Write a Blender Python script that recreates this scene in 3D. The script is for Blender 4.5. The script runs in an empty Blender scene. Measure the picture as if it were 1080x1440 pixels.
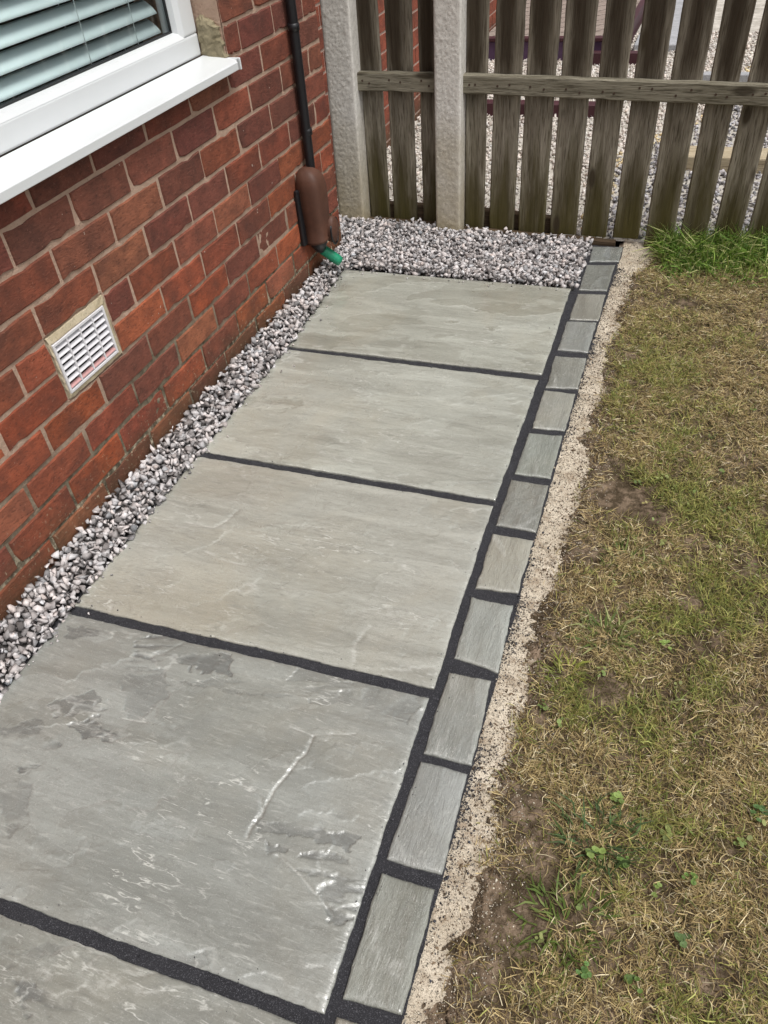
import bpy, bmesh, math, random
import numpy as np
from mathutils import Vector, Matrix

S = bpy.context.scene
COL = S.collection

# ------------------------------------------------------------------ camera
CAM = (1.33941, -1.62697, 1.38007)
YAW, PITCH, ROLL, FPX = -0.413478, 0.735364, -0.0984655, 1091.92
cy, sy, cp, sp = math.cos(YAW), math.sin(YAW), math.cos(PITCH), math.sin(PITCH)
fw = Vector((sy * cp, cy * cp, -sp)); rt = Vector((cy, -sy, 0)); up = rt.cross(fw)
cr, sr = math.cos(ROLL), math.sin(ROLL)
r2 = cr * rt + sr * up; u2 = -sr * rt + cr * up
cam = bpy.data.objects.new('camera', bpy.data.cameras.new('camera'))
COL.objects.link(cam)
cam.matrix_world = Matrix(((r2.x, u2.x, -fw.x, CAM[0]), (r2.y, u2.y, -fw.y, CAM[1]), (r2.z, u2.z, -fw.z, CAM[2]), (0, 0, 0, 1)))
cam.data.sensor_fit = 'VERTICAL'; cam.data.sensor_height = 36; cam.data.sensor_width = 27
cam.data.lens = 36 * FPX / 1440
cam.data.clip_start = 0.02; cam.data.clip_end = 400
S.camera = cam

# ------------------------------------------------------------------ light
SUN_EL, SUN_AZ = math.radians(66), math.radians(112)      # azimuth clockwise from +Y
wd = bpy.data.worlds.new('World'); S.world = wd; wd.use_nodes = True
nt = wd.node_tree; nt.nodes.clear()
sky = nt.nodes.new('ShaderNodeTexSky'); sky.sky_type = 'NISHITA'; sky.sun_disc = False
sky.sun_elevation = SUN_EL; sky.sun_rotation = SUN_AZ; sky.dust_density = 4.0; sky.air_density = 1.0; sky.ozone_density = 1.0
hs = nt.nodes.new('ShaderNodeHueSaturation'); hs.inputs['Saturation'].default_value = 0.22
bg = nt.nodes.new('ShaderNodeBackground'); bg.inputs['Strength'].default_value = 0.105
wo = nt.nodes.new('ShaderNodeOutputWorld')
nt.links.new(sky.outputs[0], hs.inputs['Color']); nt.links.new(hs.outputs[0], bg.inputs[0]); nt.links.new(bg.outputs[0], wo.inputs[0])
sl = bpy.data.lights.new('sun', 'SUN'); sl.energy = 2.0; sl.angle = math.radians(24); sl.color = (1.0, 0.975, 0.94)
so = bpy.data.objects.new('sun', sl); COL.objects.link(so)
sd = Vector((math.sin(SUN_AZ) * math.cos(SUN_EL), math.cos(SUN_AZ) * math.cos(SUN_EL), math.sin(SUN_EL)))
so.rotation_euler = (-sd).to_track_quat('-Z', 'Y').to_euler()
S.view_settings.view_transform = 'Standard'; S.view_settings.look = 'None'
S.view_settings.exposure = 0.43; S.view_settings.gamma = 1.0; S.view_settings.use_curve_mapping = False

# ------------------------------------------------------------------ helpers
RNG = np.random.default_rng(11)
random.seed(5)

def tag(o, label=None, cat=None, group=None, kind=None):
    if label: o['label'] = label
    if cat: o['category'] = cat
    if group: o['group'] = group
    if kind: o['kind'] = kind
    return o

def link(name, me, m=None, parent=None, loc=(0, 0, 0), rot=None):
    o = bpy.data.objects.new(name, me)
    COL.objects.link(o)
    if m is not None and me is not None and not me.materials: me.materials.append(m)
    o.location = loc
    if rot: o.rotation_euler = rot
    if parent is not None: o.parent = parent
    return o

def empty(name, loc=(0, 0, 0)):
    o = bpy.data.objects.new(name, None); COL.objects.link(o); o.location = loc; o.empty_display_size = 0.05
    return o

def pymesh(name, v, f, smooth=False):
    me = bpy.data.meshes.new(name); me.from_pydata([tuple(map(float, p)) for p in v], [], f); me.update()
    if smooth: me.polygons.foreach_set('use_smooth', [True] * len(me.polygons))
    return me

def npmesh(name, V, F, nper, smooth=False, col=None):
    """V (n,3); F flat list of loops; nper per-face corner counts."""
    me = bpy.data.meshes.new(name)
    me.vertices.add(len(V)); me.vertices.foreach_set('co', np.ascontiguousarray(V, dtype=np.float32).ravel())
    me.loops.add(len(F)); me.loops.foreach_set('vertex_index', np.ascontiguousarray(F, dtype=np.int32))
    me.polygons.add(len(nper))
    st = np.concatenate([[0], np.cumsum(nper)[:-1]]).astype(np.int32)
    me.polygons.foreach_set('loop_start', st)
    me.update(calc_edges=True); me.validate()
    if smooth: me.polygons.foreach_set('use_smooth', np.ones(len(nper), dtype=bool))
    if col is not None:
        a = me.color_attributes.new('tint', 'FLOAT_COLOR', 'POINT')
        c = np.ones((len(V), 4), dtype=np.float32); c[:, :3] = col
        a.data.foreach_set('color', c.ravel())
    return me

def boxes(name, L, bev=0.0, seg=1):
    """one mesh from boxes (x0,x1,y0,y1,z0,z1)"""
    bm = bmesh.new()
    for b in L:
        r = bmesh.ops.create_cube(bm, size=1)
        for v in r['verts']:
            v.co = Vector(((b[0] + b[1]) / 2 + v.co.x * (b[1] - b[0]), (b[2] + b[3]) / 2 + v.co.y * (b[3] - b[2]), (b[4] + b[5]) / 2 + v.co.z * (b[5] - b[4])))
    if bev: bmesh.ops.bevel(bm, geom=bm.edges[:], offset=bev, segments=seg, affect='EDGES', profile=0.6)
    me = bpy.data.meshes.new(name); bm.to_mesh(me); bm.free()
    return me

def tube(name, pts, rad, n=14, caps=True):
    pts = [Vector(p) for p in pts]; V = []; F = []
    rad = rad if isinstance(rad, (list, tuple)) else [rad] * len(pts)
    for i, p in enumerate(pts):
        d = (pts[min(i + 1, len(pts) - 1)] - pts[max(i - 1, 0)]).normalized()
        a = d.cross(Vector((0.31, 0.2, 0.93))); a = a.normalized() if a.length > 1e-3 else d.cross(Vector((1, 0, 0))).normalized()
        b = d.cross(a)
        for k in range(n):
            t = 2 * math.pi * k / n
            V.append(p + rad[i] * (a * math.cos(t) + b * math.sin(t)))
    for i in range(len(pts) - 1):
        for k in range(n):
            F.append((i * n + k, i * n + (k + 1) % n, (i + 1) * n + (k + 1) % n, (i + 1) * n + k))
    if caps: F.append(tuple(range(n))[::-1]); F.append(tuple((len(pts) - 1) * n + k for k in range(n)))
    me = pymesh(name, V, F)
    for p in me.polygons: p.use_smooth = len(p.vertices) == 4
    return me

def _h(ix, iy, seed):
    n = (ix.astype(np.int64) * 374761393 + iy.astype(np.int64) * 668265263 + seed * 1442695041) & 0x7fffffff
    n = ((n ^ (n >> 13)) * 1274126177) & 0x7fffffff
    n = (n ^ (n >> 16)) & 0xffff
    return n / 65535.0

def vn(x, y, seed=0):
    x = np.asarray(x, float); y = np.asarray(y, float)
    ix = np.floor(x); iy = np.floor(y); fx = x - ix; fy = y - iy
    fx = fx * fx * (3 - 2 * fx); fy = fy * fy * (3 - 2 * fy)
    a = _h(ix, iy, seed); b = _h(ix + 1, iy, seed); c = _h(ix, iy + 1, seed); d = _h(ix + 1, iy + 1, seed)
    return (a * (1 - fx) + b * fx) * (1 - fy) + (c * (1 - fx) + d * fx) * fy

def fbm(x, y, seed=0, oct=4, g=0.5):
    s = 0; a = 1; t = 0
    for o in range(oct):
        s = s + a * vn(x * 2 ** o + 17.3 * o, y * 2 ** o - 9.1 * o, seed + o); t += a; a *= g
    return s / t

def sstep(a, b, x):
    t = np.clip((x - a) / (b - a), 0, 1); return t * t * (3 - 2 * t)

# ------------------------------------------------------------------ material helper
class M:
    def __init__(s, name, rough=0.8, spec=0.5):
        s.m = bpy.data.materials.new(name); s.m.use_nodes = True; s.t = s.m.node_tree
        s.b = s.t.nodes['Principled BSDF']
        s.b.inputs['Roughness'].default_value = rough
        s.b.inputs['Specular IOR Level'].default_value = spec
    def n(s, ty, **kw):
        n = s.t.nodes.new('ShaderNode' + ty)
        for k, v in kw.items():
            if k in n.inputs: s.set(n.inputs[k], v)
            else: setattr(n, k, v)
        return n
    def set(s, sock, v):
        if isinstance(v, bpy.types.NodeSocket): s.t.links.new(v, sock)
        elif isinstance(v, (tuple, list)) and sock.type == 'RGBA' and len(v) == 3: sock.default_value = (*v, 1)
        else: sock.default_value = v
    def coord(s, scale=(1, 1, 1), rot=(0, 0, 0), rnd=True, world=False):
        tc = s.n('TexCoord')
        src = tc.outputs['Object']
        if world: src = s.n('NewGeometry').outputs['Position']
        if rnd:
            oi = s.n('ObjectInfo')
            mm = s.n('VectorMath', operation='SCALE'); mm.inputs[0].default_value = (37.1, 53.7, 19.3); s.set(mm.inputs['Scale'], oi.outputs['Random'])
            ad = s.n('VectorMath', operation='ADD'); s.set(ad.inputs[0], src); s.set(ad.inputs[1], mm.outputs[0]); src = ad.outputs[0]
        mp = s.n('Mapping'); s.set(mp.inputs['Vector'], src); mp.inputs['Scale'].default_value = scale; mp.inputs['Rotation'].default_value = rot
        return mp.outputs[0]
    def noise(s, vec, scale=5, detail=4, rough=0.55, dist=0.0):
        return s.n('TexNoise', Vector=vec, Scale=scale, Detail=detail, Roughness=rough, Distortion=dist).outputs['Fac']
    def ramp(s, fac, stops):
        r = s.n('ValToRGB'); s.set(r.inputs[0], fac)
        e = r.color_ramp.elements
        while len(e) < len(stops): e.new(0.5)
        for q, (p, c) in zip(e, stops):
            q.position = p; q.color = (*c, 1) if isinstance(c, (tuple, list)) else (c, c, c, 1)
        return r.outputs[0]
    def mix(s, fac, a, b, mode='MIX'):
        n = s.n('Mix', data_type='RGBA', blend_type=mode)
        s.set(n.inputs[0], fac); s.set(n.inputs[6], a); s.set(n.inputs[7], b)
        return n.outputs[2]
    def math(s, op, a, b=0.0, clamp=False):
        n = s.n('Math', operation=op); n.use_clamp = clamp
        s.set(n.inputs[0], a); s.set(n.inputs[1], b); return n.outputs[0]
    def attr(s, name, out='Color'):
        return s.n('Attribute', attribute_name=name).outputs[out]
    def objcol(s): return s.n('ObjectInfo').outputs['Color']
    def sep(s, v, i): 
        return s.n('SeparateXYZ', Vector=v).outputs[i]
    def bump(s, h, strength=0.3, dist=0.01):
        n = s.n('Bump', Strength=strength, Distance=dist, Height=h); s.set(s.b.inputs['Normal'], n.outputs[0])
    def col(s, c): s.set(s.b.inputs['Base Color'], c)
    def rough(s, r): s.set(s.b.inputs['Roughness'], r)

# --- brick
def mk_brick():
    k = M('brick', 0.86, 0.25); v = k.coord()
    n1 = k.noise(k.coord((9, 9, 16)), 2.4, 6, 0.7); n2 = k.noise(v, 140, 3, 0.6); n3 = k.noise(v, 9, 3)
    c = k.mix(k.ramp(n1, [(0.3, 0.0), (0.7, 1.0)]), (0.62, 0.60, 0.60), (1.2, 1.16, 1.12))
    c = k.mix(1.0, k.objcol(), c, 'MULTIPLY')
    c = k.mix(k.ramp(n3, [(0.42, 0.0), (0.70, 0.62)]), c, (0.085, 0.040, 0.031))
    n4 = k.noise(k.coord((40, 17, 48)), 4, 4, 0.7)
    c = k.mix(k.ramp(n4, [(0.30, 0.7), (0.46, 0.0)]), c, (0.06, 0.026, 0.02))
    c = k.mix(k.ramp(n4, [(0.58, 0.0), (0.76, 0.45)]), c, (0.36, 0.165, 0.105))
    c = k.mix(k.ramp(n2, [(0.64, 0.0), (0.72, 0.5)]), c, (0.34, 0.17, 0.115))
    c = k.mix(k.ramp(n2, [(0.28, 0.65), (0.36, 0.0)]), c, (0.05, 0.022, 0.018))
    sp_ = k.noise(v, 55, 2, 0.5)
    c = k.mix(k.ramp(sp_, [(0.755, 0.0), (0.785, 0.8)]), c, (0.55, 0.47, 0.4))
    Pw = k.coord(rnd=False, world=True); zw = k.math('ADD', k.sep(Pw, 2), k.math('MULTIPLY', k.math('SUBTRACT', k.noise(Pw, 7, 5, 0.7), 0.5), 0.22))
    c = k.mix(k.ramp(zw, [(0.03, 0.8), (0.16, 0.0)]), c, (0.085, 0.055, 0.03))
    c = k.mix(k.math('MULTIPLY', k.ramp(zw, [(0.10, 1.0), (0.22, 0.0)]), k.ramp(k.noise(Pw, 70, 4, 0.7), [(0.60, 0.0), (0.68, 0.7)])), c, (0.42, 0.36, 0.25))
    k.col(c)
    h = k.math('ADD', k.math('MULTIPLY', n2, 0.5), k.noise(k.coord((30, 30, 160)), 3, 4, 0.7))
    k.bump(k.math('ADD', h, n4), 0.75, 0.004)
    k.rough(k.ramp(n1, [(0.2, 0.75), (0.8, 0.95)]))
    return k.m
MAT_BRICK = mk_brick()

def mk_mortar():
    k = M('mortar', 0.95, 0.1); P = k.coord(rnd=False, world=True); z = k.sep(P, 2)
    n1 = k.noise(P, 30, 5, 0.7); n2 = k.noise(P, 190, 3, 0.6); n3 = k.noise(P, 5, 3)
    c = k.mix(n1, (0.33, 0.215, 0.155), (0.54, 0.40, 0.31))
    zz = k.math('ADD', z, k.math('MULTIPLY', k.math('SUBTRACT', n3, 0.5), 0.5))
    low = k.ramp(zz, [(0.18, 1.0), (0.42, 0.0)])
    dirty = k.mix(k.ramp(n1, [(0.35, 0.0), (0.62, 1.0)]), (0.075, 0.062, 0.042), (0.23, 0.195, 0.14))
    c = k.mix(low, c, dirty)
    vl = k.ramp(k.math('ADD', z, k.math('MULTIPLY', n3, 0.06)), [(0.11, 1.0), (0.2, 0.0)])
    c = k.mix(k.math('MULTIPLY', vl, k.ramp(k.noise(P, 60, 4, 0.7), [(0.5, 0.0), (0.6, 1.0)])), c, (0.50, 0.44, 0.32))
    c = k.mix(k.ramp(n2, [(0.25, 0.5), (0.4, 0.0)]), c, (0.08, 0.06, 0.05))
    k.col(c); k.bump(k.math('ADD', n2, k.math('MULTIPLY', n1, 2.0)), 0.8, 0.004)
    return k.m
MAT_MORTAR = mk_mortar()

def mk_cement(name, a, b):
    k = M(name, 0.92, 0.15); v = k.coord(); n1 = k.noise(v, 14, 6, 0.65); n2 = k.noise(v, 160, 3)
    k.col(k.mix(k.ramp(n2, [(0.3, 0.4), (0.5, 0.0)]), k.mix(k.ramp(n1, [(0.3, 0.0), (0.7, 1.0)]), a, b), tuple(x * 0.5 for x in a)))
    k.bump(k.math('ADD', n1, k.math('MULTIPLY', n2, 0.4)), 0.6, 0.006)
    return k.m
MAT_CEMENT = mk_cement('cement', (0.20, 0.17, 0.105), (0.36, 0.31, 0.21))
MAT_CREAM = mk_cement('cream_mortar', (0.40, 0.33, 0.21), (0.62, 0.54, 0.40))

# --- stone slab
def mk_slab(sett=False):
    k = M('sandstone_sett' if sett else 'sandstone', 0.42, 0.85)
    v = k.coord((1, 1, 1)); vs = k.coord((1.3, 8.5, 4), (0, 0, math.radians(14)))
    if sett: vs = k.coord((9, 1.6, 4), (0, 0, math.radians(-12)))
    w1 = k.noise(vs, 2.2, 6, 0.6, 0.6); w2 = k.noise(v, 3.2, 5, 0.6, 0.4); fine = k.noise(v, 420, 3, 0.6); mid = k.noise(vs, 9, 6, 0.65, 0.8)
    c = k.mix(k.ramp(w1, [(0.3, 0.0), (0.7, 1.0)]), (0.74, 0.735, 0.71), (1.12, 1.125, 1.11))
    c = k.mix(k.ramp(w2, [(0.45, 0.0), (0.75, 0.55)]), c, (1.06, 0.97, 0.84))
    c = k.mix(1.0, c, k.ramp(k.attr('layer', 'Fac'), [(0.0, (0.80, 0.79, 0.76)), (0.5, (0.98, 0.98, 0.97)), (1.0, (1.12, 1.13, 1.13))]), 'MULTIPLY')
    c = k.mix(1.0, k.objcol(), c, 'MULTIPLY')
    c = k.mix(k.ramp(mid, [(0.30, 0.45), (0.46, 0.0)]), c, k.mix(1.0, k.objcol(), (0.72, 0.72, 0.70), 'MULTIPLY'))
    c = k.mix(k.math('MULTIPLY', k.attr('dark', 'Fac'), k.ramp(mid, [(0.2, 1.0), (0.7, 0.55)])), c, (0.085, 0.09, 0.088))
    # fine riven ripples and short pale cleft scars
    vr = k.coord((2.2, 11, 4), (0, 0, math.radians(24))) if not sett else k.coord((20, 3.2, 4), (0, 0, math.radians(-20)))
    rp = k.noise(vr, 2.6 if not sett else 4.0, 4, 0.55, 0.45); rd = k.math('ABSOLUTE', k.math('SUBTRACT', rp, 0.5))
    line = k.ramp(rd, [(0.0, 1.0), (0.016, 0.0)])
    msk = k.ramp(k.noise(v, 4.5 if not sett else 12, 3, 0.6, 0.5), [(0.50, 0.0), (0.64, 1.0)])
    brk = k.ramp(k.noise(v, 38, 3, 0.6), [(0.46, 0.0), (0.58, 1.0)])
    scar = k.math('MULTIPLY', k.math('MULTIPLY', line, msk), brk)
    rp2 = k.noise(k.coord((1.6, 9, 4), (0, 0, math.radians(8))) if not sett else k.coord((24, 2.2, 4), (0, 0, math.radians(6))), 16, 4, 0.65, 0.8)
    c = k.mix(k.ramp(rp2, [(0.56, 0.0), (0.70, 0.30)]), c, (0.52, 0.52, 0.48))
    c = k.mix(k.ramp(rp2, [(0.30, 0.34), (0.44, 0.0)]), c, (0.15, 0.15, 0.135))
    c = k.mix(k.math('MULTIPLY', scar, 0.65), c, (0.68, 0.68, 0.63))
    sh = k.ramp(k.math('SUBTRACT', rp, 0.5), [(0.015, 0.0), (0.03, 0.35), (0.05, 0.0)])
    c = k.mix(k.math('MULTIPLY', sh, msk), c, (0.16, 0.16, 0.145))
    c = k.mix(k.math('MULTIPLY', k.attr('edge', 'Fac'), k.ramp(rp2, [(0.35, 0.08), (0.65, 0.55)]), True), c, (0.62, 0.62, 0.58))
    c = k.mix(k.ramp(fine, [(0.3, 0.30), (0.46, 0.0)]), c, (0.12, 0.12, 0.11))
    c = k.mix(k.ramp(fine, [(0.60, 0.0), (0.72, 0.32)]), c, (0.62, 0.62, 0.59))
    k.col(c)
    k.rough(k.ramp(k.noise(v, 3, 5, 0.65, 0.5), [(0.32, 0.12), (0.68, 0.42)]))
    k.set(k.b.inputs['Coat Weight'], k.ramp(k.noise(v, 2.2, 4, 0.6, 0.4), [(0.35, 0.25), (0.65, 0.95)]))
    k.b.inputs['Coat Roughness'].default_value = 0.13
    hh = k.math('ADD', k.math('MULTIPLY', fine, 0.18), k.math('MULTIPLY', mid, 0.8))
    hh = k.math('ADD', hh, k.math('ADD', k.math('MULTIPLY', rp2, 0.5), k.math('MULTIPLY', scar, 0.25)))
    k.bump(hh, 0.45 if not sett else 0.7, 0.0035 if not sett else 0.006)
    return k.m
MAT_SLAB = mk_slab(); MAT_SETT = mk_slab(True)

def mk_joint():
    k = M('jointing', 0.8, 0.4); P = k.coord(rnd=False, world=True); n = k.noise(P, 480, 2, 0.7); n2 = k.noise(P, 30, 4)
    c = k.mix(n2, (0.012, 0.012, 0.015), (0.034, 0.034, 0.040))
    c = k.mix(k.ramp(n, [(0.56, 0.0), (0.70, 0.8)]), c, (0.15, 0.15, 0.165))
    k.col(c); k.bump(n, 0.9, 0.004); return k.m
MAT_JOINT = mk_joint()

def mk_tint(name, rough=0.85, spec=0.3, nscale=90, bump=0.5, bd=0.003):
    k = M(name, rough, spec); P = k.coord(rnd=False, world=True); n = k.noise(P, nscale, 4, 0.65)
    k.col(k.mix(1.0, k.attr('tint'), k.ramp(n, [(0.25, (0.62, 0.62, 0.62)), (0.7, (1.12, 1.12, 1.12))]), 'MULTIPLY'))
    if bump: k.bump(n, bump, bd)
    return k.m
MAT_CHIP = mk_tint('limestone_chip'); MAT_GRAIN = mk_tint('grit_grain', 0.9, 0.2, 300, 0)
def mk_blade():
    k = M('grass_blade', 0.6, 0.3); k.col(k.attr('tint'))
    tr = k.n('BsdfTranslucent'); k.set(tr.inputs[0], k.attr('tint'))
    mx = k.n('MixShader'); mx.inputs[0].default_value = 0.25
    k.t.links.new(k.b.outputs[0], mx.inputs[1]); k.t.links.new(tr.outputs[0], mx.inputs[2])
    k.t.links.new(mx.outputs[0], k.t.nodes['Material Output'].inputs[0]); return k.m
MAT_BLADE = mk_blade()

def mk_soil():
    k = M('soil', 0.96, 0.1); P = k.coord(rnd=False, world=True)
    n1 = k.noise(P, 7, 6, 0.65); n2 = k.noise(P, 130, 4, 0.7); n3 = k.noise(P, 36, 4, 0.6)
    c = k.mix(k.ramp(n1, [(0.3, 0.0), (0.7, 1.0)]), (0.10, 0.072, 0.045), (0.33, 0.245, 0.175))
    c = k.mix(k.ramp(n3, [(0.42, 0.8), (0.60, 0.0)]), c, (0.045, 0.033, 0.018))
    c = k.mix(k.ramp(n2, [(0.62, 0.0), (0.74, 0.6)]), c, (0.4, 0.33, 0.24))
    k.col(c); k.bump(k.math('ADD', n2, k.math('MULTIPLY', n3, 2)), 0.9, 0.008); return k.m
MAT_SOIL = mk_soil()

def mk_sand():
    k = M('bedding_sand', 0.95, 0.15); P = k.coord(rnd=False, world=True)
    n1 = k.noise(P, 12, 5, 0.6); n2 = k.noise(P, 330, 3, 0.7)
    c = k.mix(k.ramp(n1, [(0.3, 0.0), (0.7, 1.0)]), (0.46, 0.39, 0.295), (0.72, 0.64, 0.52))
    c = k.mix(k.ramp(n2, [(0.33, 0.85), (0.46, 0.0)]), c, (0.12, 0.09, 0.065))
    c = k.mix(k.ramp(k.noise(P, 26, 5, 0.7), [(0.50, 0.0), (0.66, 0.75)]), c, (0.27, 0.20, 0.135))
    n3 = k.noise(P, 750, 2, 0.6); c = k.mix(k.ramp(n3, [(0.35, 0.7), (0.45, 0.0)]), c, (0.2, 0.16, 0.12))
    k.col(c); k.bump(n2, 0.8, 0.004); return k.m
MAT_SAND = mk_sand()

def mk_wood(name, base, light, dark, axis='Z', algae=True):
    k = M(name, 0.85, 0.2)
    s_ = {'Z': (26, 26, 1.6), 'X': (1.6, 26, 26), 'Y': (26, 1.6, 26)}[axis]
    v = k.coord(s_); raw = k.coord(); P = k.coord(rnd=False, world=True); z = k.sep(P, 2)
    g1 = k.noise(v, 2.2, 6, 0.65, 0.5); g2 = k.noise(v, 9, 4, 0.6)
    big = k.noise(k.coord({'Z': (9, 9, 1.1), 'X': (1.1, 9, 9), 'Y': (9, 1.1, 9)}[axis]), 1.6, 4, 0.6, 0.4)
    c = k.mix(k.ramp(g1, [(0.32, 0.0), (0.68, 1.0)]), base, light)
    c = k.mix(k.ramp(g2, [(0.34, 0.75), (0.5, 0.0)]), c, dark)
    if algae:
        up_ = k.ramp(k.math('ADD', z, k.math('MULTIPLY', k.math('SUBTRACT', big, 0.5), 0.5)), [(0.50, 0.0), (0.80, 0.6)])
        c = k.mix(k.math('MULTIPLY', up_, k.ramp(big, [(0.3, 0.5), (0.65, 1.0)])), c, k.mix(g1, (0.022, 0.017, 0.011), (0.075, 0.056, 0.036)))
        ox = k.math('ABSOLUTE', k.math('ADD', k.sep(k.n('TexCoord').outputs['Object'], 0), k.math('MULTIPLY', k.math('SUBTRACT', big, 0.5), 0.05)))
        heart = k.ramp(ox, [(0.018, 1.0), (0.043, 0.0)])
        c = k.mix(k.math('MULTIPLY', heart, k.ramp(k.math('ADD', z, k.math('MULTIPLY', big, 0.3)), [(0.62, 0.15), (0.80, 0.88)])), c, k.mix(g1, (0.014, 0.010, 0.006), (0.055, 0.037, 0.021)))
        c = k.mix(k.math('MULTIPLY', heart, k.ramp(k.math('ADD', z, k.math('MULTIPLY', k.math('SUBTRACT', big, .5), 0.9)), [(0.12, 0.75), (0.42, 0.0)])), c, k.mix(g1, (0.02, 0.014, 0.005), (0.065, 0.046, 0.018)))
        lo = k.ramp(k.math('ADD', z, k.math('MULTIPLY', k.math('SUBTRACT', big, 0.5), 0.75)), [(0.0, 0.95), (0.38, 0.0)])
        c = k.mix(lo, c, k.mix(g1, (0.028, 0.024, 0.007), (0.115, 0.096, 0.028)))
    kn = k.n('TexVoronoi', Vector=k.coord({'Z': (9, 9, 3.2), 'X': (3.2, 9, 9), 'Y': (9, 3.2, 9)}[axis]), Scale=1.0).outputs['Distance']
    c = k.mix(k.ramp(kn, [(0.09, 0.9), (0.16, 0.0)]), c, dark)
    k.col(c); k.bump(k.math('ADD', g1, k.math('MULTIPLY', g2, 0.6)), 0.7, 0.004); return k.m
WG = ((0.165, 0.14, 0.102), (0.41, 0.37, 0.295), (0.05, 0.037, 0.022))
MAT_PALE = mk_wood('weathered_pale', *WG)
MAT_RAIL = mk_wood('weathered_rail', (0.13, 0.115, 0.08), (0.31, 0.285, 0.22), (0.05, 0.04, 0.026), 'X', False)
MAT_BOARD = mk_wood('damp_board', (0.05, 0.034, 0.019), (0.12, 0.082, 0.05), (0.03, 0.02, 0.012), 'X', False)
MAT_DECK = mk_wood('deck_board', (0.22, 0.175, 0.15), (0.36, 0.31, 0.27), (0.12, 0.09, 0.07), 'X', False)
MAT_SLEEPER = mk_wood('pale_sleeper', (0.34, 0.28, 0.18), (0.52, 0.45, 0.32), (0.16, 0.12, 0.08), 'X', False)

def mk_concrete():
    k = M('post_concrete', 0.88, 0.25); v = k.coord(); P = k.coord(rnd=False, world=True); z = k.sep(P, 2)
    n1 = k.noise(v, 60, 6, 0.65); n2 = k.noise(v, 6, 4); n3 = k.noise(v, 260, 2)
    c = k.mix(k.ramp(n1, [(0.3, 0.0), (0.7, 1.0)]), (0.54, 0.515, 0.47), (0.78, 0.755, 0.705))
    c = k.mix(k.ramp(n3, [(0.28, 0.6), (0.4, 0.0)]), c, (0.12, 0.11, 0.09))
    st = k.ramp(k.math('ADD', z, k.math('MULTIPLY', k.math('SUBTRACT', n2, 0.5), 0.5)), [(0.0, 0.9), (0.5, 0.0)])
    c = k.mix(st, c, k.mix(n1, (0.22, 0.175, 0.085), (0.48, 0.405, 0.26)))
    k.col(c); k.bump(k.math('ADD', n1, k.math('MULTIPLY', n3, 0.5)), 0.35, 0.003); return k.m
MAT_CONC = mk_concrete()

def mk_plain(name, c, rough, spec=0.5, var=0.12, nscale=8, bump=0.0):
    k = M(name, rough, spec); v = k.coord(); n = k.noise(v, nscale, 5, 0.6)
    k.col(k.mix(n, tuple(x * (1 - var) for x in c), tuple(x * (1 + var) for x in c)))
    if bump: k.bump(k.noise(v, 120, 3), bump, 0.002)
    return k.m
MAT_UPVC = mk_plain('white_upvc', (0.66, 0.68, 0.685), 0.30, 0.5, 0.07, 3)
MAT_GASKET = mk_plain('rubber_gasket', (0.012, 0.013, 0.014), 0.55)
MAT_BLIND = mk_plain('blind_slat', (0.78, 0.86, 0.86), 0.35, 0.5, 0.05)
MAT_CORD = mk_plain('blind_cord', (0.7, 0.74, 0.74), 0.8)
MAT_DARKROOM = mk_plain('dark_room', (0.02, 0.024, 0.026), 0.9)
MAT_PIPE = mk_plain('black_plastic', (0.009, 0.009, 0.011), 0.4, 0.5, 0.3, 14, 0.2)
MAT_BROWN = mk_plain('brown_plastic', (0.085, 0.036, 0.022), 0.62, 0.4, 0.5, 22, 0.35)
MAT_GREEN = mk_plain('green_plastic', (0.010, 0.23, 0.12), 0.42, 0.5, 0.2, 20)
MAT_VENT = mk_plain('vent_plastic', (0.66, 0.65, 0.67), 0.4, 0.4, 0.12, 25)
MAT_VENTPINK = mk_plain('stained_vent_plastic', (0.52, 0.29, 0.28), 0.5, 0.4, 0.2, 25)
MAT_MAROON = mk_plain('maroon_stain', (0.055, 0.016, 0.022), 0.6, 0.4, 0.4, 6)
MAT_PURPLE = mk_plain('purple_stain', (0.075, 0.04, 0.085), 0.6, 0.4, 0.3, 6)
MAT_GREYSLAB = mk_cement('grey_concrete_slab', (0.28, 0.29, 0.30), (0.42, 0.43, 0.45))

def mk_glass():
    m = bpy.data.materials.new('window_glass'); m.use_nodes = True; t = m.node_tree; t.nodes.clear()
    o = t.nodes.new('ShaderNodeOutputMaterial'); a = t.nodes.new('ShaderNodeBsdfTransparent'); g = t.nodes.new('ShaderNodeBsdfGlossy')
    a.inputs[0].default_value = (0.90, 0.96, 0.96, 1); g.inputs['Roughness'].default_value = 0.01
    lw = t.nodes.new('ShaderNodeLayerWeight'); lw.inputs[0].default_value = 0.5; mx = t.nodes.new('ShaderNodeMixShader')
    p5 = t.nodes.new('ShaderNodeMath'); p5.operation = 'POWER'; p5.inputs[1].default_value = 5.0
    ma = t.nodes.new('ShaderNodeMath'); ma.operation = 'MULTIPLY_ADD'; ma.inputs[1].default_value = 0.92; ma.inputs[2].default_value = 0.08
    t.links.new(lw.outputs['Facing'], p5.inputs[0]); t.links.new(p5.outputs[0], ma.inputs[0]); t.links.new(ma.outputs[0], mx.inputs[0]); t.links.new(a.outputs[0], mx.inputs[1]); t.links.new(g.outputs[0], mx.inputs[2]); t.links.new(mx.outputs[0], o.inputs[0])
    return m
MAT_GLASS = mk_glass()

# ================================================================== SETTING
# far ground
me = pymesh('ground', [(-40, -40, -0.12), (40, -40, -0.12), (40, 40, -0.12), (-40, 40, -0.12)], [(0, 1, 2, 3)])
tag(link('ground', me, MAT_SOIL), 'bare brown earth beneath the gardens', 'ground', kind='structure')

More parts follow.
